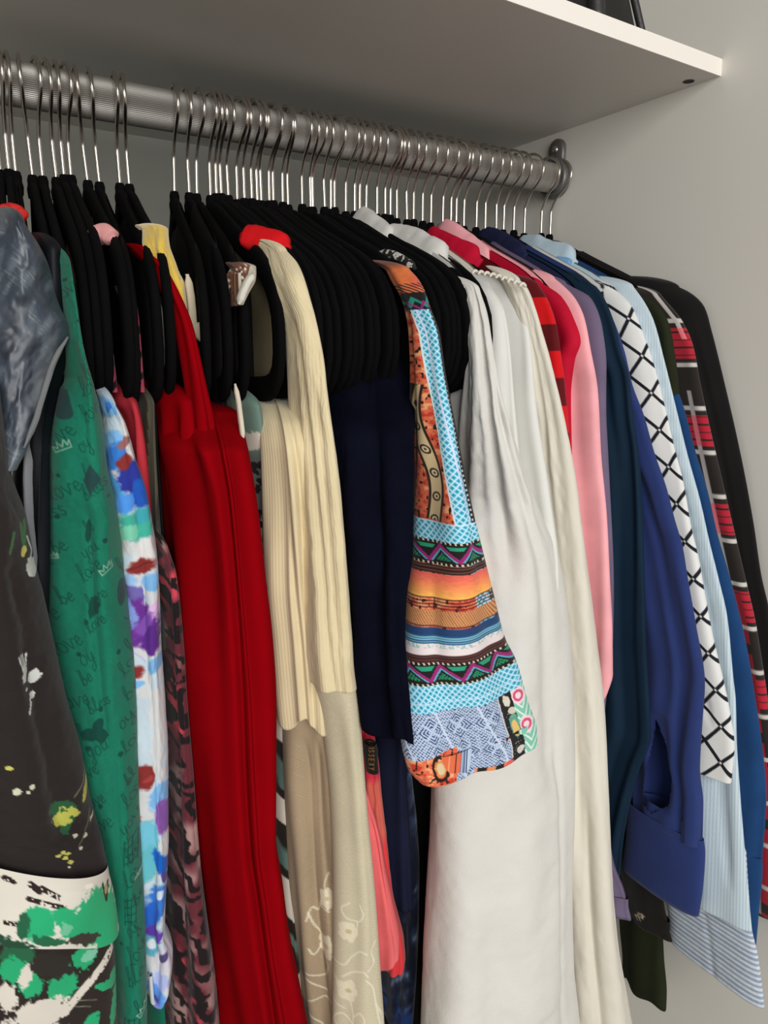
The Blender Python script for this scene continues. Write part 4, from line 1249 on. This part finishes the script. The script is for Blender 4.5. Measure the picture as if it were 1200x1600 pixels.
drape('tulle_sleeve', K, TUL, g, y=-0.246, D=0.05, folds=SOFT, color=p_lace(VINES, [(544, 1421, 12), (542, 1512, 13), (556, 1576, 8)], (206, 196, 168)), nf=90, step=1.7, seed=22, dome=0)['label'] = 'sheer beige tulle with pale vine embroidery'
K = [(1090, 434, 530), (1200, 440, 540), (1250, 441, 545), (1330, 443, 556), (1420, 452, 565), (1500, 464, 570), (1600, 480, 578), (1700, 492, 585)]
drape('tulle_skirt', K, TUL, g, y=-0.215, D=0.06, folds=FOLD, creases=[(-0.3, -0.2, 0.006, 0.08, 0.05, 1.1), (0.2, 0.2, 0.006, 0.08, 0.05, 1.1)], color=p_lace(VINES2, [(508, 1358, 12), (506, 1428, 14)], (170, 150, 122)), nf=100, step=1.8, seed=23)['label'] = 'darker sheer tulle skirt behind the sleeve'
slab('cardigan_back', 16, -0.55, cloth('cream_shade', (150, 136, 108)), g, S=0.15, T=0.004)  # same cream knit made darker: shade of the cardigan's back put into the colour

# 14. navy pieces
g = garment('lace_knit', 'dark navy lace knit top between the cream cardigan and the patchwork tunic', 'sweater', 22)
NAVY = cloth('navy_lace_knit', (10, 12, 25), 0.95, 0.0, 420, 0.35, 0.25, spec=0.04)
K = [(560, 500, 646, -0.19), (610, 506, 645, -0.205), (680, 513, 643, -0.25), (850, 525, 640, -0.275), (920, 530, 630), (960, 533, 628), (1060, 540, 634), (1124, 548, 641)]
drape('sleeve', K, NAVY, g, y=-0.282, D=0.07, folds=[(3.3, 0.004, 0.3), (7.1, 0.002, 0.4)], creases=[(0.1, 0.1, 0.008, 0.1, 0, 1.1)], nf=80, step=4, seed=24, wob=0.002, hemwave=0.003, dome=0.03)
slab('body', 22, -0.5, NAVY, g, T=0.004)
g = garment('navy_dress', 'plain dark navy dress hanging below the navy lace knit', 'dress', 25)
K = [(1090, 572, 632), (1200, 578, 634), (1300, 590, 640), (1402, 600, 644)]
drape('skirt', K, cloth('navy_crepe', (24, 28, 50)), g, y=-0.20, D=0.06, folds=SOFT, seed=25)
slab('bodice', 25, -0.6, cloth('navy_crepe'), g, S=0.17, T=0.004)
g = garment('smoke_print_dress', 'navy dress with smoky blue-white brush print left of the white linen dress', 'dress', 27)
K = [(1130, 600, 640), (1180, 602, 640), (1280, 604, 650), (1340, 602, 653), (1440, 598, 652), (1520, 596, 648), (1586, 594, 643)]
drape('skirt', K, PR, g, y=-0.182, D=0.07, folds=SOFT, color=p_navy_smoke, nf=60, step=2, seed=26, wob=0.002)
g = garment('black_dress', 'long black dress with its hem below the smoky print dress', 'dress', 29)
K = [(1100, 600, 672), (1300, 602, 674), (1500, 598, 664), (1700, 594, 664)]
drape('skirt', K, cloth('black_crepe'), g, y=-0.15, D=0.07, folds=SOFT, seed=27)
slab('bodice', 29, -0.6, cloth('black_crepe'), g, S=0.15, T=0.004)

# 15. coral-pink dress below the navy knit, with its label
g = garment('coral_dress', 'coral pink dress with a black woven label, showing right of the tulle', 'dress', 19)
K = [(1235, 545, 576), (1290, 548, 594), (1340, 552, 603), (1400, 556, 616), (1440, 562, 623), (1472, 568, 622)]
drape('skirt_front', K, cloth('coral_pink', (226, 106, 108)), g, y=-0.228, D=0.05, folds=SOFT, creases=[(0.6, 0.8, 0.003, 0.06, 0.1, 0.9)], nf=60, step=4, seed=28, tilt=-0.012)
K = [(1128, 545, 583), (1170, 548, 588), (1230, 550, 594), (1290, 552, 602), (1380, 560, 612), (1450, 572, 628), (1480, 576, 630), (1497, 582, 628)]
drape('lining', K, PR, g, y=-0.212, D=0.05, folds=FOLD, color=lambda U, V, arc, p: mix(mix(fill(U, (200, 44, 66)), np.clip((V - 1196) / 12, 0, 1), (206, 98, 84)), np.clip((V - 1280) / 20, 0, 1), (214, 58, 62)), nf=60, step=2.5, seed=29, wob=0.002)
K = [(1158, 568, 588), (1180, 569, 590), (1203, 572, 592)]
TU = np.array([[-0.5, 0.5]])


def p_tag(U, V, arc, p):
    c = fill(U, (24, 20, 16)); G_ = (150, 104, 62)
    L = {'I': [[(0, 0), (0, 1)]], 'S': [[(0.6, 0.12), (0.3, 0), (0.05, 0.2), (0.3, 0.5), (0.6, 0.78), (0.3, 1), (0, 0.88)]], 'E': [[(0.6, 0), (0, 0), (0, 1), (0.6, 1)], [(0, 0.5), (0.5, 0.5)]],
         'X': [[(0, 0), (0.6, 1)], [(0.6, 0), (0, 1)]], 'Y': [[(0, 0), (0.3, 0.5), (0.6, 0)], [(0.3, 0.5), (0.3, 1)]]}
    v0 = 1162.0
    for ch, adv in zip('ISSEXY', (3.0, 6.8, 6.8, 6.8, 6.8, 6.8)):     # the word runs down the label
        for s in L[ch]:
            c = mix(c, 0.9 * line(U, V, [(584.5 - 8.5 * y_, v0 + 5.4 * x_) for x_, y_ in s], 1.1), G_)
        v0 += adv
    return c


o = drape('woven_label', K, PR, g, y=-0.2355, D=0.012, color=p_tag, nf=70, nb=10, step=0.8, seed=30, dome=0)
o['label'] = 'black woven label with gold lettering ISSEXY'

# 16. patchwork tunic
g = garment('patchwork_tunic', 'colourful patchwork tunic sleeve with ikat, zigzag and striped bands', 'tunic', 31)
KT = [(424, 604, 640, -0.205, 0.03), (440, 612, 654, -0.218, 0.04), (455, 622, 662, -0.226), (482, 632, 672, -0.234), (520, 638, 686, -0.24), (585, 640, 696, -0.246), (662, 638, 711, -0.252), (725, 636, 723, -0.257), (795, 632, 738, -0.262), (844, 630, 750, -0.266, 0.07), (923, 624, 769, -0.271, 0.065), (997, 622, 788, -0.276, 0.06), (1032, 624, 804, -0.279, 0.055), (1102, 622, 823, -0.284, 0.05), (1150, 634, 837, -0.287, 0.04), (1172, 652, 838, -0.288, 0.035)]
fT = uRf(KT)
drape('sleeve', KT, PR, g, y=-0.248, D=0.075, folds=[(2.1, 0.003, 0.2), (5.2, 0.002, 0.3)], creases=[(0.05, 0.0, 0.008, 0.14, 0.82, 1.1), (-0.3, -0.3, 0.004, 0.12, 0.6, 1.0)], color=lambda U, V, arc, p: p_tribal(U, V, arc, p, fT), nf=230, nb=24, step=1.0, seed=31, dome=0.012, dome_back=0.04)
slab('tunic_body', 31, -0.55, cloth('tunic_dark', (70, 44, 44)), g, T=0.004)
g = garment('mono_print_blouse', 'black and white printed top whose collar edge lies left of the orange tunic shoulder', 'top', 26)
MONO = two_tone('mono_print', (22, 21, 22), (190, 186, 178), 170)
for nm, pts in (('neck_edge', [(548, 394, -0.10), (566, 396, -0.118), (584, 402, -0.135), (602, 414, -0.155)]), ('shoulder', [(592, 396, -0.135), (612, 398, -0.15), (632, 408, -0.165), (648, 420, -0.18)])):
    px_sweep(nm, pts, MONO, g, w=0.007, t=0.006)
slab('bodice', 26, -0.5, cloth('black_crepe'), g, S=0.15, T=0.004)
g = garment('navy_cardigan', 'black-navy cardigan whose collar roll lies on the dark hangers left of the tunic', 'cardigan', 21)
px_sweep('collar', [(484, 380, -0.09), (494, 384, -0.10), (514, 392, -0.12), (534, 398, -0.14)], cloth('navy_crepe'), g, w=0.014, t=0.008)
slab('body', 21, -0.5, cloth('navy_crepe'), g, S=0.16, T=0.004)
for hi, lab in ((28, 'black camisole on a hanger just left of the patchwork tunic'), (34, 'black sleeveless top on the nearest hanger of the bunch right of the tunic'), (36, 'black vest on the rearmost hanger of the bunch right of the tunic')):
    g = garment('black_camisole', lab, 'top', hi)
    slab('body', hi, -0.48, cloth('black_crepe'), g, S=0.172, T=0.0045)
    px_sweep('strap', [(NECKS[hi] + 50, 392 + (hi - 28) * 1.2, -0.105), (NECKS[hi] + 78, 402 + (hi - 28) * 1.2, -0.135), (NECKS[hi] + 100, 416 + (hi - 28) * 1.2, -0.155)], cloth('black_crepe'), g, w=0.010, t=0.008)

# 17. the white and cream blouses
WH = cloth('white_cotton', (218, 217, 212), 0.8, 0.1, 1500, 0.12, 0.02)
LIN = cloth('white_linen', (214, 211, 205), 0.85, 0.1, 900, 0.25, 0.03)
CRM = cloth('cream_voile', (217, 211, 197), 0.8, 0.1, 1500, 0.1, 0.02)
GRY = cloth('pale_grey_cotton', (206, 204, 199), 0.8, 0.1, 1500, 0.12, 0.03)
g = garment('collared_blouse', 'white blouse with tall soft collar crossing the bunch of black hangers', 'blouse', 37)
px_sweep('collar', [(552, 345, -0.005), (570, 354, -0.03), (590, 372, -0.055), (608, 388, -0.075)], GRY, g, w=0.032, t=0.014)
px_sweep('yoke', [(588, 374, -0.05), (622, 380, -0.075), (650, 389, -0.10), (676, 404, -0.125), (694, 418, -0.14)], GRY, g, w=0.032, t=0.017)
px_sweep('button_band', [(604, 368, -0.055), (622, 370, -0.075), (642, 378, -0.095), (668, 396, -0.12)], GRY, g, w=0.012, t=0.010)
K = [(560, 668, 752), (620, 672, 764), (700, 680, 774), (850, 684, 794), (1100, 670, 830)]
drape('front', K, GRY, g, y=-0.19, D=0.07, folds=DEEP, creases=[(-0.2, -0.1, 0.012, 0.1, 0, 1.1), (0.3, 0.3, 0.01, 0.1, 0, 1.1)], nf=80, seed=32)
slab('body', 37, -0.55, GRY, g)
g = garment('linen_dress', 'long white linen dress in the middle, broadest of the white garments', 'dress', 38)
K = [(452, 722, 748, -0.20), (490, 728, 760, -0.214), (560, 728, 773, -0.228), (640, 720, 791, -0.238), (720, 712, 816, -0.242), (800, 700, 846, -0.246), (870, 692, 872, -0.247), (940, 684, 882, -0.252), (1000, 678, 887, -0.256), (1100, 670, 892, -0.264), (1250, 664, 894, -0.274), (1400, 655, 891, -0.284), (1500, 650, 893, -0.29), (1600, 644, 902, -0.296), (1720, 640, 912, -0.304)]
drape('dress', K, LIN, g, y=-0.236, D=0.09, folds=[(2.2, 0.005, 0.15), (4.9, 0.003, 0.25), (9.3, 0.0012, 0.5)], creases=[(0.2, 0.05, 0.010, 0.12, 0.0, 0.35), (-0.15, -0.5, 0.008, 0.12, 0.1, 0.5), (0.62, 0.8, 0.010, 0.10, 0.1, 0.6), (0.78, 0.86, 0.006, 0.03, 0.5, 1.1)], nf=130, step=4, seed=33, wob=0.002, dome=0.014)
g = garment('white_shirt', 'plain white shirt showing as a narrow strip right of the linen dress shoulder', 'shirt', 39)
K = [(446, None, 768, -0.192), (487, None, 789, -0.202), (540, None, 797, -0.206), (640, None, 805, -0.208), (760, None, 818, -0.21), (900, None, 850, -0.21)]
drape('sleeve', K, WH, g, D=0.05, a=0.009, folds=SOFT, nf=60, seed=34, xr=HX[39] + 0.008)
slab('body', 39, -0.55, WH, g)
g = garment('white_tunic', 'white tunic with soft long folds, second blouse right of the linen dress', 'blouse', 41)
K = [(448, None, 799, -0.19), (490, None, 821, -0.20), (537, None, 829, -0.204), (630, None, 838, -0.206), (760, None, 858), (900, None, 874), (1000, None, 872), (1200, None, 860)]
drape('sleeve', K, WH, g, D=0.05, a=0.009, folds=SOFT, nf=60, seed=35, xr=HX[41] + 0.008)
slab('body', 41, -0.55, WH, g)
g = garment('cream_dress', 'long cream dress with lace-trimmed shoulder, against the red plaid shirt', 'dress', 42)
K = [(440, 784, 812, -0.182), (452, 790, 823, -0.188), (480, 800, 834, -0.194), (520, 808, 846, -0.20), (555, 812, 856, -0.204), (605, 816, 868, -0.209), (665, 820, 881, -0.214), (740, 815, 896, -0.220), (805, 818, 906, -0.225), (894, 824, 918, -0.231), (1000, 832, 931, -0.239), (1100, 842, 942, -0.249), (1200, 850, 947, -0.264), (1350, 858, 956, -0.274), (1440, 862, 966, -0.28), (1500, 866, 976, -0.284), (1560, 872, 986, -0.288), (1620, 880, 998, -0.292), (1720, 888, 1010, -0.30)]
drape('dress', K, CRM, g, y=-0.22, D=0.07, folds=[(2.6, 0.004, 0.15), (5.8, 0.002, 0.3)], creases=[(-0.15, 0.1, 0.008, 0.12, 0.05, 0.7), (0.4, 0.2, 0.008, 0.10, 0.6, 1.1)], nf=80, step=4, seed=36, wob=0.0015)
for k in range(9):
    t_ = k / 8
    u_, v_, y_ = 742 + 74 * t_, 426 + 20 * t_ ** 1.5, -0.165 - 0.03 * t_
    px_sweep('lace_scallop', [(u_ - 5, v_ + 2, y_), (u_, v_ - 3, y_), (u_ + 6, v_ + 3, y_)], CRM, g, w=0.0024, t=0.003, n=8, steps=8)
slab('body', 42, -0.6, CRM, g)

# 18. red, crimson, pink, lilac
g = garment('buffalo_shirt', 'red and black checked shirt beside the cream dress', 'shirt', 44)
K = [(446, None, 842, -0.196), (470, None, 856, -0.206), (507, None, 868, -0.212), (547, None, 875, -0.215), (600, None, 883, -0.216), (660, None, 889, -0.217), (760, None, 896, -0.218)]
fB = uRf(K)
drape('sleeve', K, PR, g, D=0.06, a=0.010, folds=SOFT, color=lambda U, V, arc, p: p_buffalo(U, V, arc, p, fB), nf=90, step=1.8, seed=37, xr=HX[44] + 0.008)
slab('body', 44, -0.5, cloth('dark_red_flannel', (90, 14, 20)), g, T=0.005)
g = garment('crimson_shirt', 'crimson shirt with a stand collar, left of the pink shirt', 'shirt', 46)
CRI = cloth('crimson_cotton', (186, 16, 48), 0.75)
K = [(444, None, 850, -0.19), (462, None, 876, -0.206), (497, None, 896, -0.216), (534, None, 907, -0.222), (562, None, 898, -0.22), (619, None, 892, -0.22), (712, None, 894, -0.22), (850, None, 902, -0.22), (1000, None, 908, -0.22)]
drape('sleeve', K, CRI, g, D=0.06, a=0.010, folds=SOFT, nf=60, seed=38, xr=HX[46] + 0.008)
slab('body', 46, -0.55, CRI, g)
px_sweep('collar', [(664, 369, -0.02), (682, 379, -0.045), (706, 392, -0.07), (730, 402, -0.09), (750, 413, -0.105)], CRI, g, w=0.026, t=0.012)
g = garment('pink_shirt', 'pale pink shirt with turned-down collar', 'shirt', 47)
PNK = cloth('pink_cotton', (238, 168, 174), 0.75)
K = [(436, None, 868, -0.195), (445, None, 879, -0.203), (466, None, 899, -0.212), (494, None, 913, -0.219), (544, None, 924, -0.224), (612, None, 936, -0.226), (712, None, 941, -0.228), (806, None, 949, -0.23), (900, None, 953, -0.232), (1000, None, 957, -0.234), (1060, None, 957, -0.235), (1085, None, 950, -0.235)]
drape('sleeve', K, PNK, g, D=0.065, a=0.010, folds=SOFT, creases=[(0.1, 0.1, 0.004, 0.2, 0.1, 1.1)], nf=70, seed=39, hemwave=0.006, xr=HX[47] + 0.01)
slab('body', 47, -0.55, PNK, g, T=0.0075)
px_sweep('collar', [(684, 358, 0.0), (702, 366, -0.025), (726, 384, -0.05), (748, 402, -0.07), (764, 416, -0.085)], PNK, g, w=0.026, t=0.012)
g = garment('lilac_shirt', 'dusty lilac shirt between the pink and dark teal shirts', 'shirt', 49)
LIL = cloth('lilac_cotton', (108, 95, 120), 0.8)
K = [(444, None, 886, -0.19), (466, None, 924, -0.21), (519, None, 943, -0.218), (575, None, 949, -0.221), (637, None, 949, -0.222), (712, None, 952, -0.224), (900, None, 959), (1000, None, 957), (1060, None, 950), (1150, None, 942), (1300, None, 951), (1350, None, 959), (1390, None, 974), (1437, None, 986)]
drape('sleeve', K, LIL, g, D=0.06, a=0.010, folds=SOFT, nf=60, seed=40, xr=HX[49] + 0.008)
slab('body', 49, -0.55, LIL, g)

# 19. navy, teal, royal blue
SLIT = np.array([(1022, 1145), (1040, 1180), (1052, 1235), (1047, 1282), (1022, 1308), (1003, 1300), (1012, 1215)], float)


def in_slit(U, V):
    """inside the open sleeve slit above the cuff"""
    out = np.zeros(U.shape, bool)
    for (x0, y0), (x1, y1) in zip(SLIT, np.roll(SLIT, -1, 0)):
        c = ((y0 > V) != (y1 > V)) & (U < (x1 - x0) * (V - y0) / (y1 - y0 + 1e-9) + x0)
        out ^= c
    return out


g = garment('navy_shirt', 'dark navy shirt whose shoulder shows between lilac and teal', 'shirt', 50)
slab('body', 50, -0.55, cloth('navy_cotton', (32, 36, 66)), g, T=0.0085)
px_sweep('collar', [(748, 366, -0.005), (770, 372, -0.03), (796, 386, -0.06), (820, 402, -0.085)], cloth('navy_cotton'), g, w=0.020, t=0.010)
g = garment('teal_shirt', 'dark teal-navy long-sleeved shirt left of the royal blue shirt', 'shirt', 51)
TEA = cloth('teal_navy_cotton', (20, 40, 58), 0.8)
K = [(436, None, 912, -0.195), (448, None, 932, -0.205), (469, None, 946, -0.212), (503, None, 960, -0.219), (550, None, 973, -0.224), (587, None, 985, -0.227), (650, None, 992, -0.228), (712, None, 1001, -0.23), (800, None, 1005, -0.232), (900, None, 1006, -0.234), (1000, None, 1008, -0.236), (1100, None, 1014, -0.238), (1150, None, 1016, -0.238), (1200, None, 1000, -0.234), (1260, None, 984, -0.23), (1330, None, 972, -0.226), (1400, None, 966, -0.224)]
drape('sleeve', K, TEA, g, D=0.07, a=0.010, folds=FOLD, creases=[(0.2, 0.2, 0.006, 0.14, 0.1, 1.1)], nf=70, seed=41, xr=HX[51] + 0.007)
slab('body', 51, -0.62, TEA, g, T=0.008)
g = garment('royal_blue_shirt', 'royal blue chambray shirt with deep stitched cuff', 'shirt', 52)
ROY = cloth('royal_chambray', (40, 55, 108), 0.8, 0.1, 1100, 0.2, 0.08)
K = [(470, None, 944, -0.20), (497, None, 957, -0.21), (550, None, 976, -0.22), (600, None, 988, -0.225), (650, None, 1007, -0.23), (706, None, 1023, -0.235), (762, None, 1042, -0.24), (809, None, 1054, -0.244), (856, None, 1067, -0.248), (900, None, 1074, -0.25), (975, None, 1087, -0.254), (1069, None, 1101, -0.258), (1125, None, 1098, -0.258), (1200, None, 1095, -0.258), (1256, None, 1101, -0.26), (1322, None, 1100, -0.262)]
drape('sleeve', K, ROY, g, D=0.08, a=0.010, folds=FOLD, creases=[(-0.15, 0.0, 0.006, 0.14, 0.3, 0.8), (-0.25, -0.15, 0.03, 0.16, 0.78, 0.97), (0.35, 0.4, 0.006, 0.1, 0.3, 1.1)], nf=90, step=3, seed=42, xr=HX[52] + 0.006, hole=in_slit)
K = [(1312, None, 1100), (1331, None, 1102), (1380, None, 1099), (1430, None, 1092)]
drape('cuff', K, ROY, g, D=0.088, a=0.011, folds=[(2, 0.001, 0.1)], nf=60, seed=43, dome=0, xr=HX[52] + 0.006)
slab('body', 52, -0.55, ROY, g, T=0.005)

# 20. lattice sleeve
g = garment('lattice_blouse', 'white blouse with black diamond lattice print', 'blouse', 53)
KL = [(452, None, 962, -0.20), (475, None, 985, -0.212), (525, None, 1007, -0.224), (562, None, 1020, -0.228), (594, None, 1029, -0.232), (647, None, 1042, -0.236), (700, None, 1054, -0.24), (750, None, 1067, -0.244), (819, None, 1079, -0.248), (875, None, 1092, -0.252), (920, None, 1100, -0.254), (1000, None, 1115, -0.258), (1050, None, 1127, -0.262), (1118, None, 1141, -0.266), (1165, None, 1147, -0.268), (1222, None, 1142, -0.268)]
fL = uRf(KL)
o = drape('sleeve', KL, cloth('printed_crepe', None, 0.7, 0.1, 1500, 0.08, 0.02), g, D=0.055, a=0.010, folds=[(2.3, 0.002, 0.3)], creases=[(0.2, 0.2, 0.006, 0.12, 0.82, 0.9)], color=lambda U, V, arc, p: p_lattice(U, V, arc, p, fL), nf=130, step=1.2, seed=44, xr=HX[53] + 0.008)
slab('body', 53, -0.5, cloth('white_cotton'), g, T=0.005)

# 21. pale blue striped shirt
g = garment('striped_shirt', 'pale blue and white striped shirt with collar and rounded tail', 'shirt', 54)
ST = cloth('printed_poplin', None, 0.7, 0.1, 1500, 0.1, 0.02)
PB = cloth('pale_blue_poplin', (176, 196, 208), 0.7, 0.1, 1500, 0.1, 0.03)
K = [(448, None, 990, -0.202), (472, None, 1007, -0.212), (500, None, 1021, -0.22), (562, None, 1038, -0.228), (637, None, 1057, -0.236), (712, None, 1076, -0.242), (781, None, 1095, -0.248), (850, None, 1110, -0.254), (900, None, 1122, -0.258), (964, None, 1136, -0.262), (1057, None, 1145, -0.268), (1095, None, 1149, -0.27), (1162, None, 1151, -0.272), (1230, None, 1156, -0.275), (1312, None, 1163, -0.28), (1400, None, 1170, -0.284), (1455, None, 1175, -0.288)]
drape('sleeve', K, ST, g, D=0.07, a=0.010, folds=SOFT, creases=[(0.45, 0.45, 0.006, 0.1, 0.2, 0.95)], color=stripes_arc((196, 211, 219), (172, 191, 203), 4.4, 0.45), nf=170, step=3, seed=45, xr=HX[54] + 0.008)
K = [(1330, None, 1166), (1400, None, 1170), (1450, None, 1174), (1490, None, 1183), (1540, None, 1190), (1574, None, 1194)]
drape('shirt_tail', K, ST, g, xr=HX[54] + 0.014, D=0.10, a=0.008, folds=[(2.1, 0.0025, 0.2)], creases=[(-0.05, -0.05, 0.002, 0.05, 0, 1.1)], color=stripes_row((206, 212, 220), (140, 156, 178), 8.5), nf=110, step=1.6, seed=46, dome=0.02)
slab('body', 54, -0.5, PB, g, T=0.010)
px_sweep('collar', [(806, 386, -0.005), (830, 386, -0.03), (856, 394, -0.055), (880, 402, -0.075), (897, 414, -0.09)], PB, g, w=0.026, t=0.016)
px_sweep('collar_lining', [(866, 408, -0.078), (880, 409, -0.086), (893, 414, -0.094)], cloth('sky_blue_lining', (104, 150, 190)), g, w=0.010, t=0.010)

# 22. denim, olive, tartan, black, against the wall
g = garment('denim_shirt', 'mid-blue denim shirt with white cuff stitching', 'shirt', 55)
DEN = cloth('denim', (24, 62, 108), 0.85, 0.1, 1000, 0.3, 0.16)
K = [(470, None, 1000, -0.20), (500, None, 1024, -0.212), (560, None, 1042, -0.224), (637, None, 1070, -0.236), (706, None, 1088, -0.244), (769, None, 1107, -0.25), (831, None, 1121, -0.256), (890, None, 1138, -0.262), (1001, None, 1166, -0.274), (1087, None, 1181, -0.282), (1181, None, 1194, -0.29), (1237, None, 1198, -0.294), (1346, None, 1191, -0.298)]
drape('sleeve', K, DEN, g, D=0.06, a=0.010, folds=SOFT, nf=60, seed=47, xr=HX[55] + 0.01)
K = [(1340, None, 1191, -0.298), (1352, None, 1192, -0.30), (1425, None, 1186, -0.30), (1484, None, 1181, -0.30)]
drape('cuff', K, DEN, g, D=0.06, a=0.010, nf=50, seed=48, dome=0, xr=HX[55] + 0.01)
px_sweep('cuff_stitching', [(1166, 1345, -0.297), (1176, 1350, -0.304), (1188, 1349, -0.302)], cloth('white_thread', (190, 196, 200)), g, w=0.0022, t=0.002)
slab('body', 55, -0.5, DEN, g, T=0.004)
g = garment('olive_dress', 'long dark olive green dress hanging lowest by the wall', 'dress', 55)
OLI = cloth('olive_jersey', (36, 40, 25), 0.9)
K = [(462, None, 998, -0.198), (475, None, 1026, -0.21), (512, None, 1047, -0.224), (550, None, 1054, -0.228), (600, None, 1061, -0.23), (680, None, 1066, -0.232), (800, None, 1080, -0.236)]
drape('sleeve', K, OLI, g, D=0.06, a=0.010, folds=SOFT, nf=50, seed=49, xlim=WALL_X - 0.006, xr=HX[55] + 0.01)
K = [(1340, None, 1034), (1430, None, 1036), (1500, None, 1039), (1550, None, 1043), (1576, None, 1042)]
drape('skirt', K, OLI, g, D=0.06, a=0.009, folds=SOFT, seed=50, hemwave=0.003, xr=HX[55] + 0.022)
g = garment('black_polo', 'black top with a small cream emblem on its lower edge, below the royal blue cuff', 'top', 54)
K = [(1340, None, 1026), (1410, None, 1038), (1450, None, 1046), (1472, None, 1051)]


def p_emblem(U, V, arc, p):
    c = fill(U, (27, 24, 21)); E_ = (206, 186, 160)
    for pts in [[(998, 1458), (1004, 1449), (1012, 1446), (1008, 1452), (1000, 1456)], [(999, 1455), (1003, 1461)], [(1004, 1452), (1007, 1459)], [(1003, 1447), (1010, 1444)], [(1009, 1446), (1010, 1453)]]:
        c = mix(c, 0.9 * line(U, V, pts, 1.5), E_)
    return c


drape('hem', K, PR, g, D=0.055, a=0.007, folds=SOFT, color=p_emblem, nf=90, step=1.2, seed=51, xr=HX[54] + 0.001)
g = garment('tartan_shirt', 'black shirt with red and white tartan bands, second from the side wall', 'shirt', 56)
KP = [(462, None, 1034, -0.205), (503, None, 1067, -0.218), (537, None, 1082, -0.226), (600, None, 1095, -0.232), (669, None, 1110, -0.238), (737, None, 1126, -0.244), (806, None, 1142, -0.25), (900, None, 1164, -0.258), (975, None, 1181, -0.266), (1069, None, 1196, -0.276), (1200, None, 1214, -0.286), (1440, None, 1232, -0.30)]
fP = uRf(KP)
drape('sleeve', KP, cloth('printed_flannel', None, 0.9, 0.2, 1300, 0.15, 0.05), g, D=0.06, a=0.010, folds=SOFT, color=lambda U, V, arc, p: p_tartan(U, V, arc, p, fP), nf=110, step=1.6, seed=52, xlim=WALL_X - 0.008, xr=HX[56] + 0.006)
slab('body', 56, -0.55, cloth('black_flannel', (38, 34, 32)), g, T=0.004)
g = garment('black_shirt', 'black long-sleeved shirt hanging against the side wall', 'shirt', 57)
BLK = cloth('black_wool', (24, 22, 22), 0.92, 0.1)
K = [(449, None, 1062, -0.205), (458, None, 1080, -0.214), (480, None, 1101, -0.224), (516, None, 1112, -0.23), (594, None, 1132, -0.238), (675, None, 1151, -0.246), (753, None, 1167, -0.252), (822, None, 1179, -0.258), (900, None, 1190, -0.264), (950, None, 1201, -0.268), (1100, None, 1224, -0.28), (1455, None, 1252, -0.31)]
drape('sleeve', K, BLK, g, D=0.06, a=0.010, folds=SOFT, creases=[(0.3, 0.3, 0.004, 0.1, 0.05, 1.1)], nf=60, seed=53, xr=HX[57] + 0.005)
slab('body', 57, -0.55, BLK, g, T=0.0075, dx=-0.002)

# ------------------------------------------------------------------ black bag on top of the shelf
g = thing('handbag', 'black bag with grey trim standing on the shelf', 'bag', (-0.12, -0.10, ZS + TH))
z0 = ZS + TH


P0 = unproj(1019, 52, y=-0.188); P1 = unproj(990, 0, y=-0.175)
SLANT = (P0[0] - P1[0]) / (P1[2] - P0[2])


def bag_ring(h, sc=1.0, n=40):
    """rounded-rectangle outline of the bag at height h: base 0.34 m long, narrowing upwards"""
    th = np.arange(n) / n * 2 * np.pi
    hw = max(0.17 - SLANT * h * 0.9, 0.05) * sc
    x = np.sign(np.cos(th)) * np.abs(np.cos(th)) ** 0.12 * hw; y = np.sign(np.sin(th)) * np.abs(np.sin(th)) ** 0.45 * 0.06 * (1 - 1.6 * h) * sc
    return np.stack([P0[0] - 0.17 + x, -0.128 + y, np.full(n, z0 + h)], -1)


V = np.concatenate([bag_ring(0.001, 0.05), bag_ring(0.001, 0.97), bag_ring(0.006), bag_ring(0.04), bag_ring(0.09), bag_ring(0.15), bag_ring(0.155, 0.9), bag_ring(0.13, 0.85)])
put('body', raw_mesh('body', local(V, g), grid_quads(8, 40), M_BAG), g)


def bar(name, pts, r, mat):
    V, Q = sweep(smooth_path(pts, 30), r, 10)
    return put(name, raw_mesh(name, local(V, g), Q, mat), g)


edge = lambda h, dx, y: (P0[0] - SLANT * h * 0.9 + dx, y, z0 + h)
bar('corner_piping', [edge(0.004, -0.001, -0.182), edge(0.05, -0.001, -0.177), edge(0.10, -0.001, -0.172), edge(0.15, -0.001, -0.166)], 0.0035, M_BAGTRIM)
bar('strap', [(P0[0] - 0.072, -0.190, z0 + 0.004), (P0[0] - 0.074, -0.186, z0 + 0.05), (P0[0] - 0.078, -0.178, z0 + 0.10), (P0[0] - 0.082, -0.17, z0 + 0.15)], 0.0075, M_BAGTRIM)
bar('handle', [(P0[0] - 0.10, -0.128, z0 + 0.15), (P0[0] - 0.12, -0.128, z0 + 0.24), (P0[0] - 0.17, -0.128, z0 + 0.27), (P0[0] - 0.22, -0.128, z0 + 0.24), (P0[0] - 0.24, -0.128, z0 + 0.15)], 0.006, M_BAGTRIM)
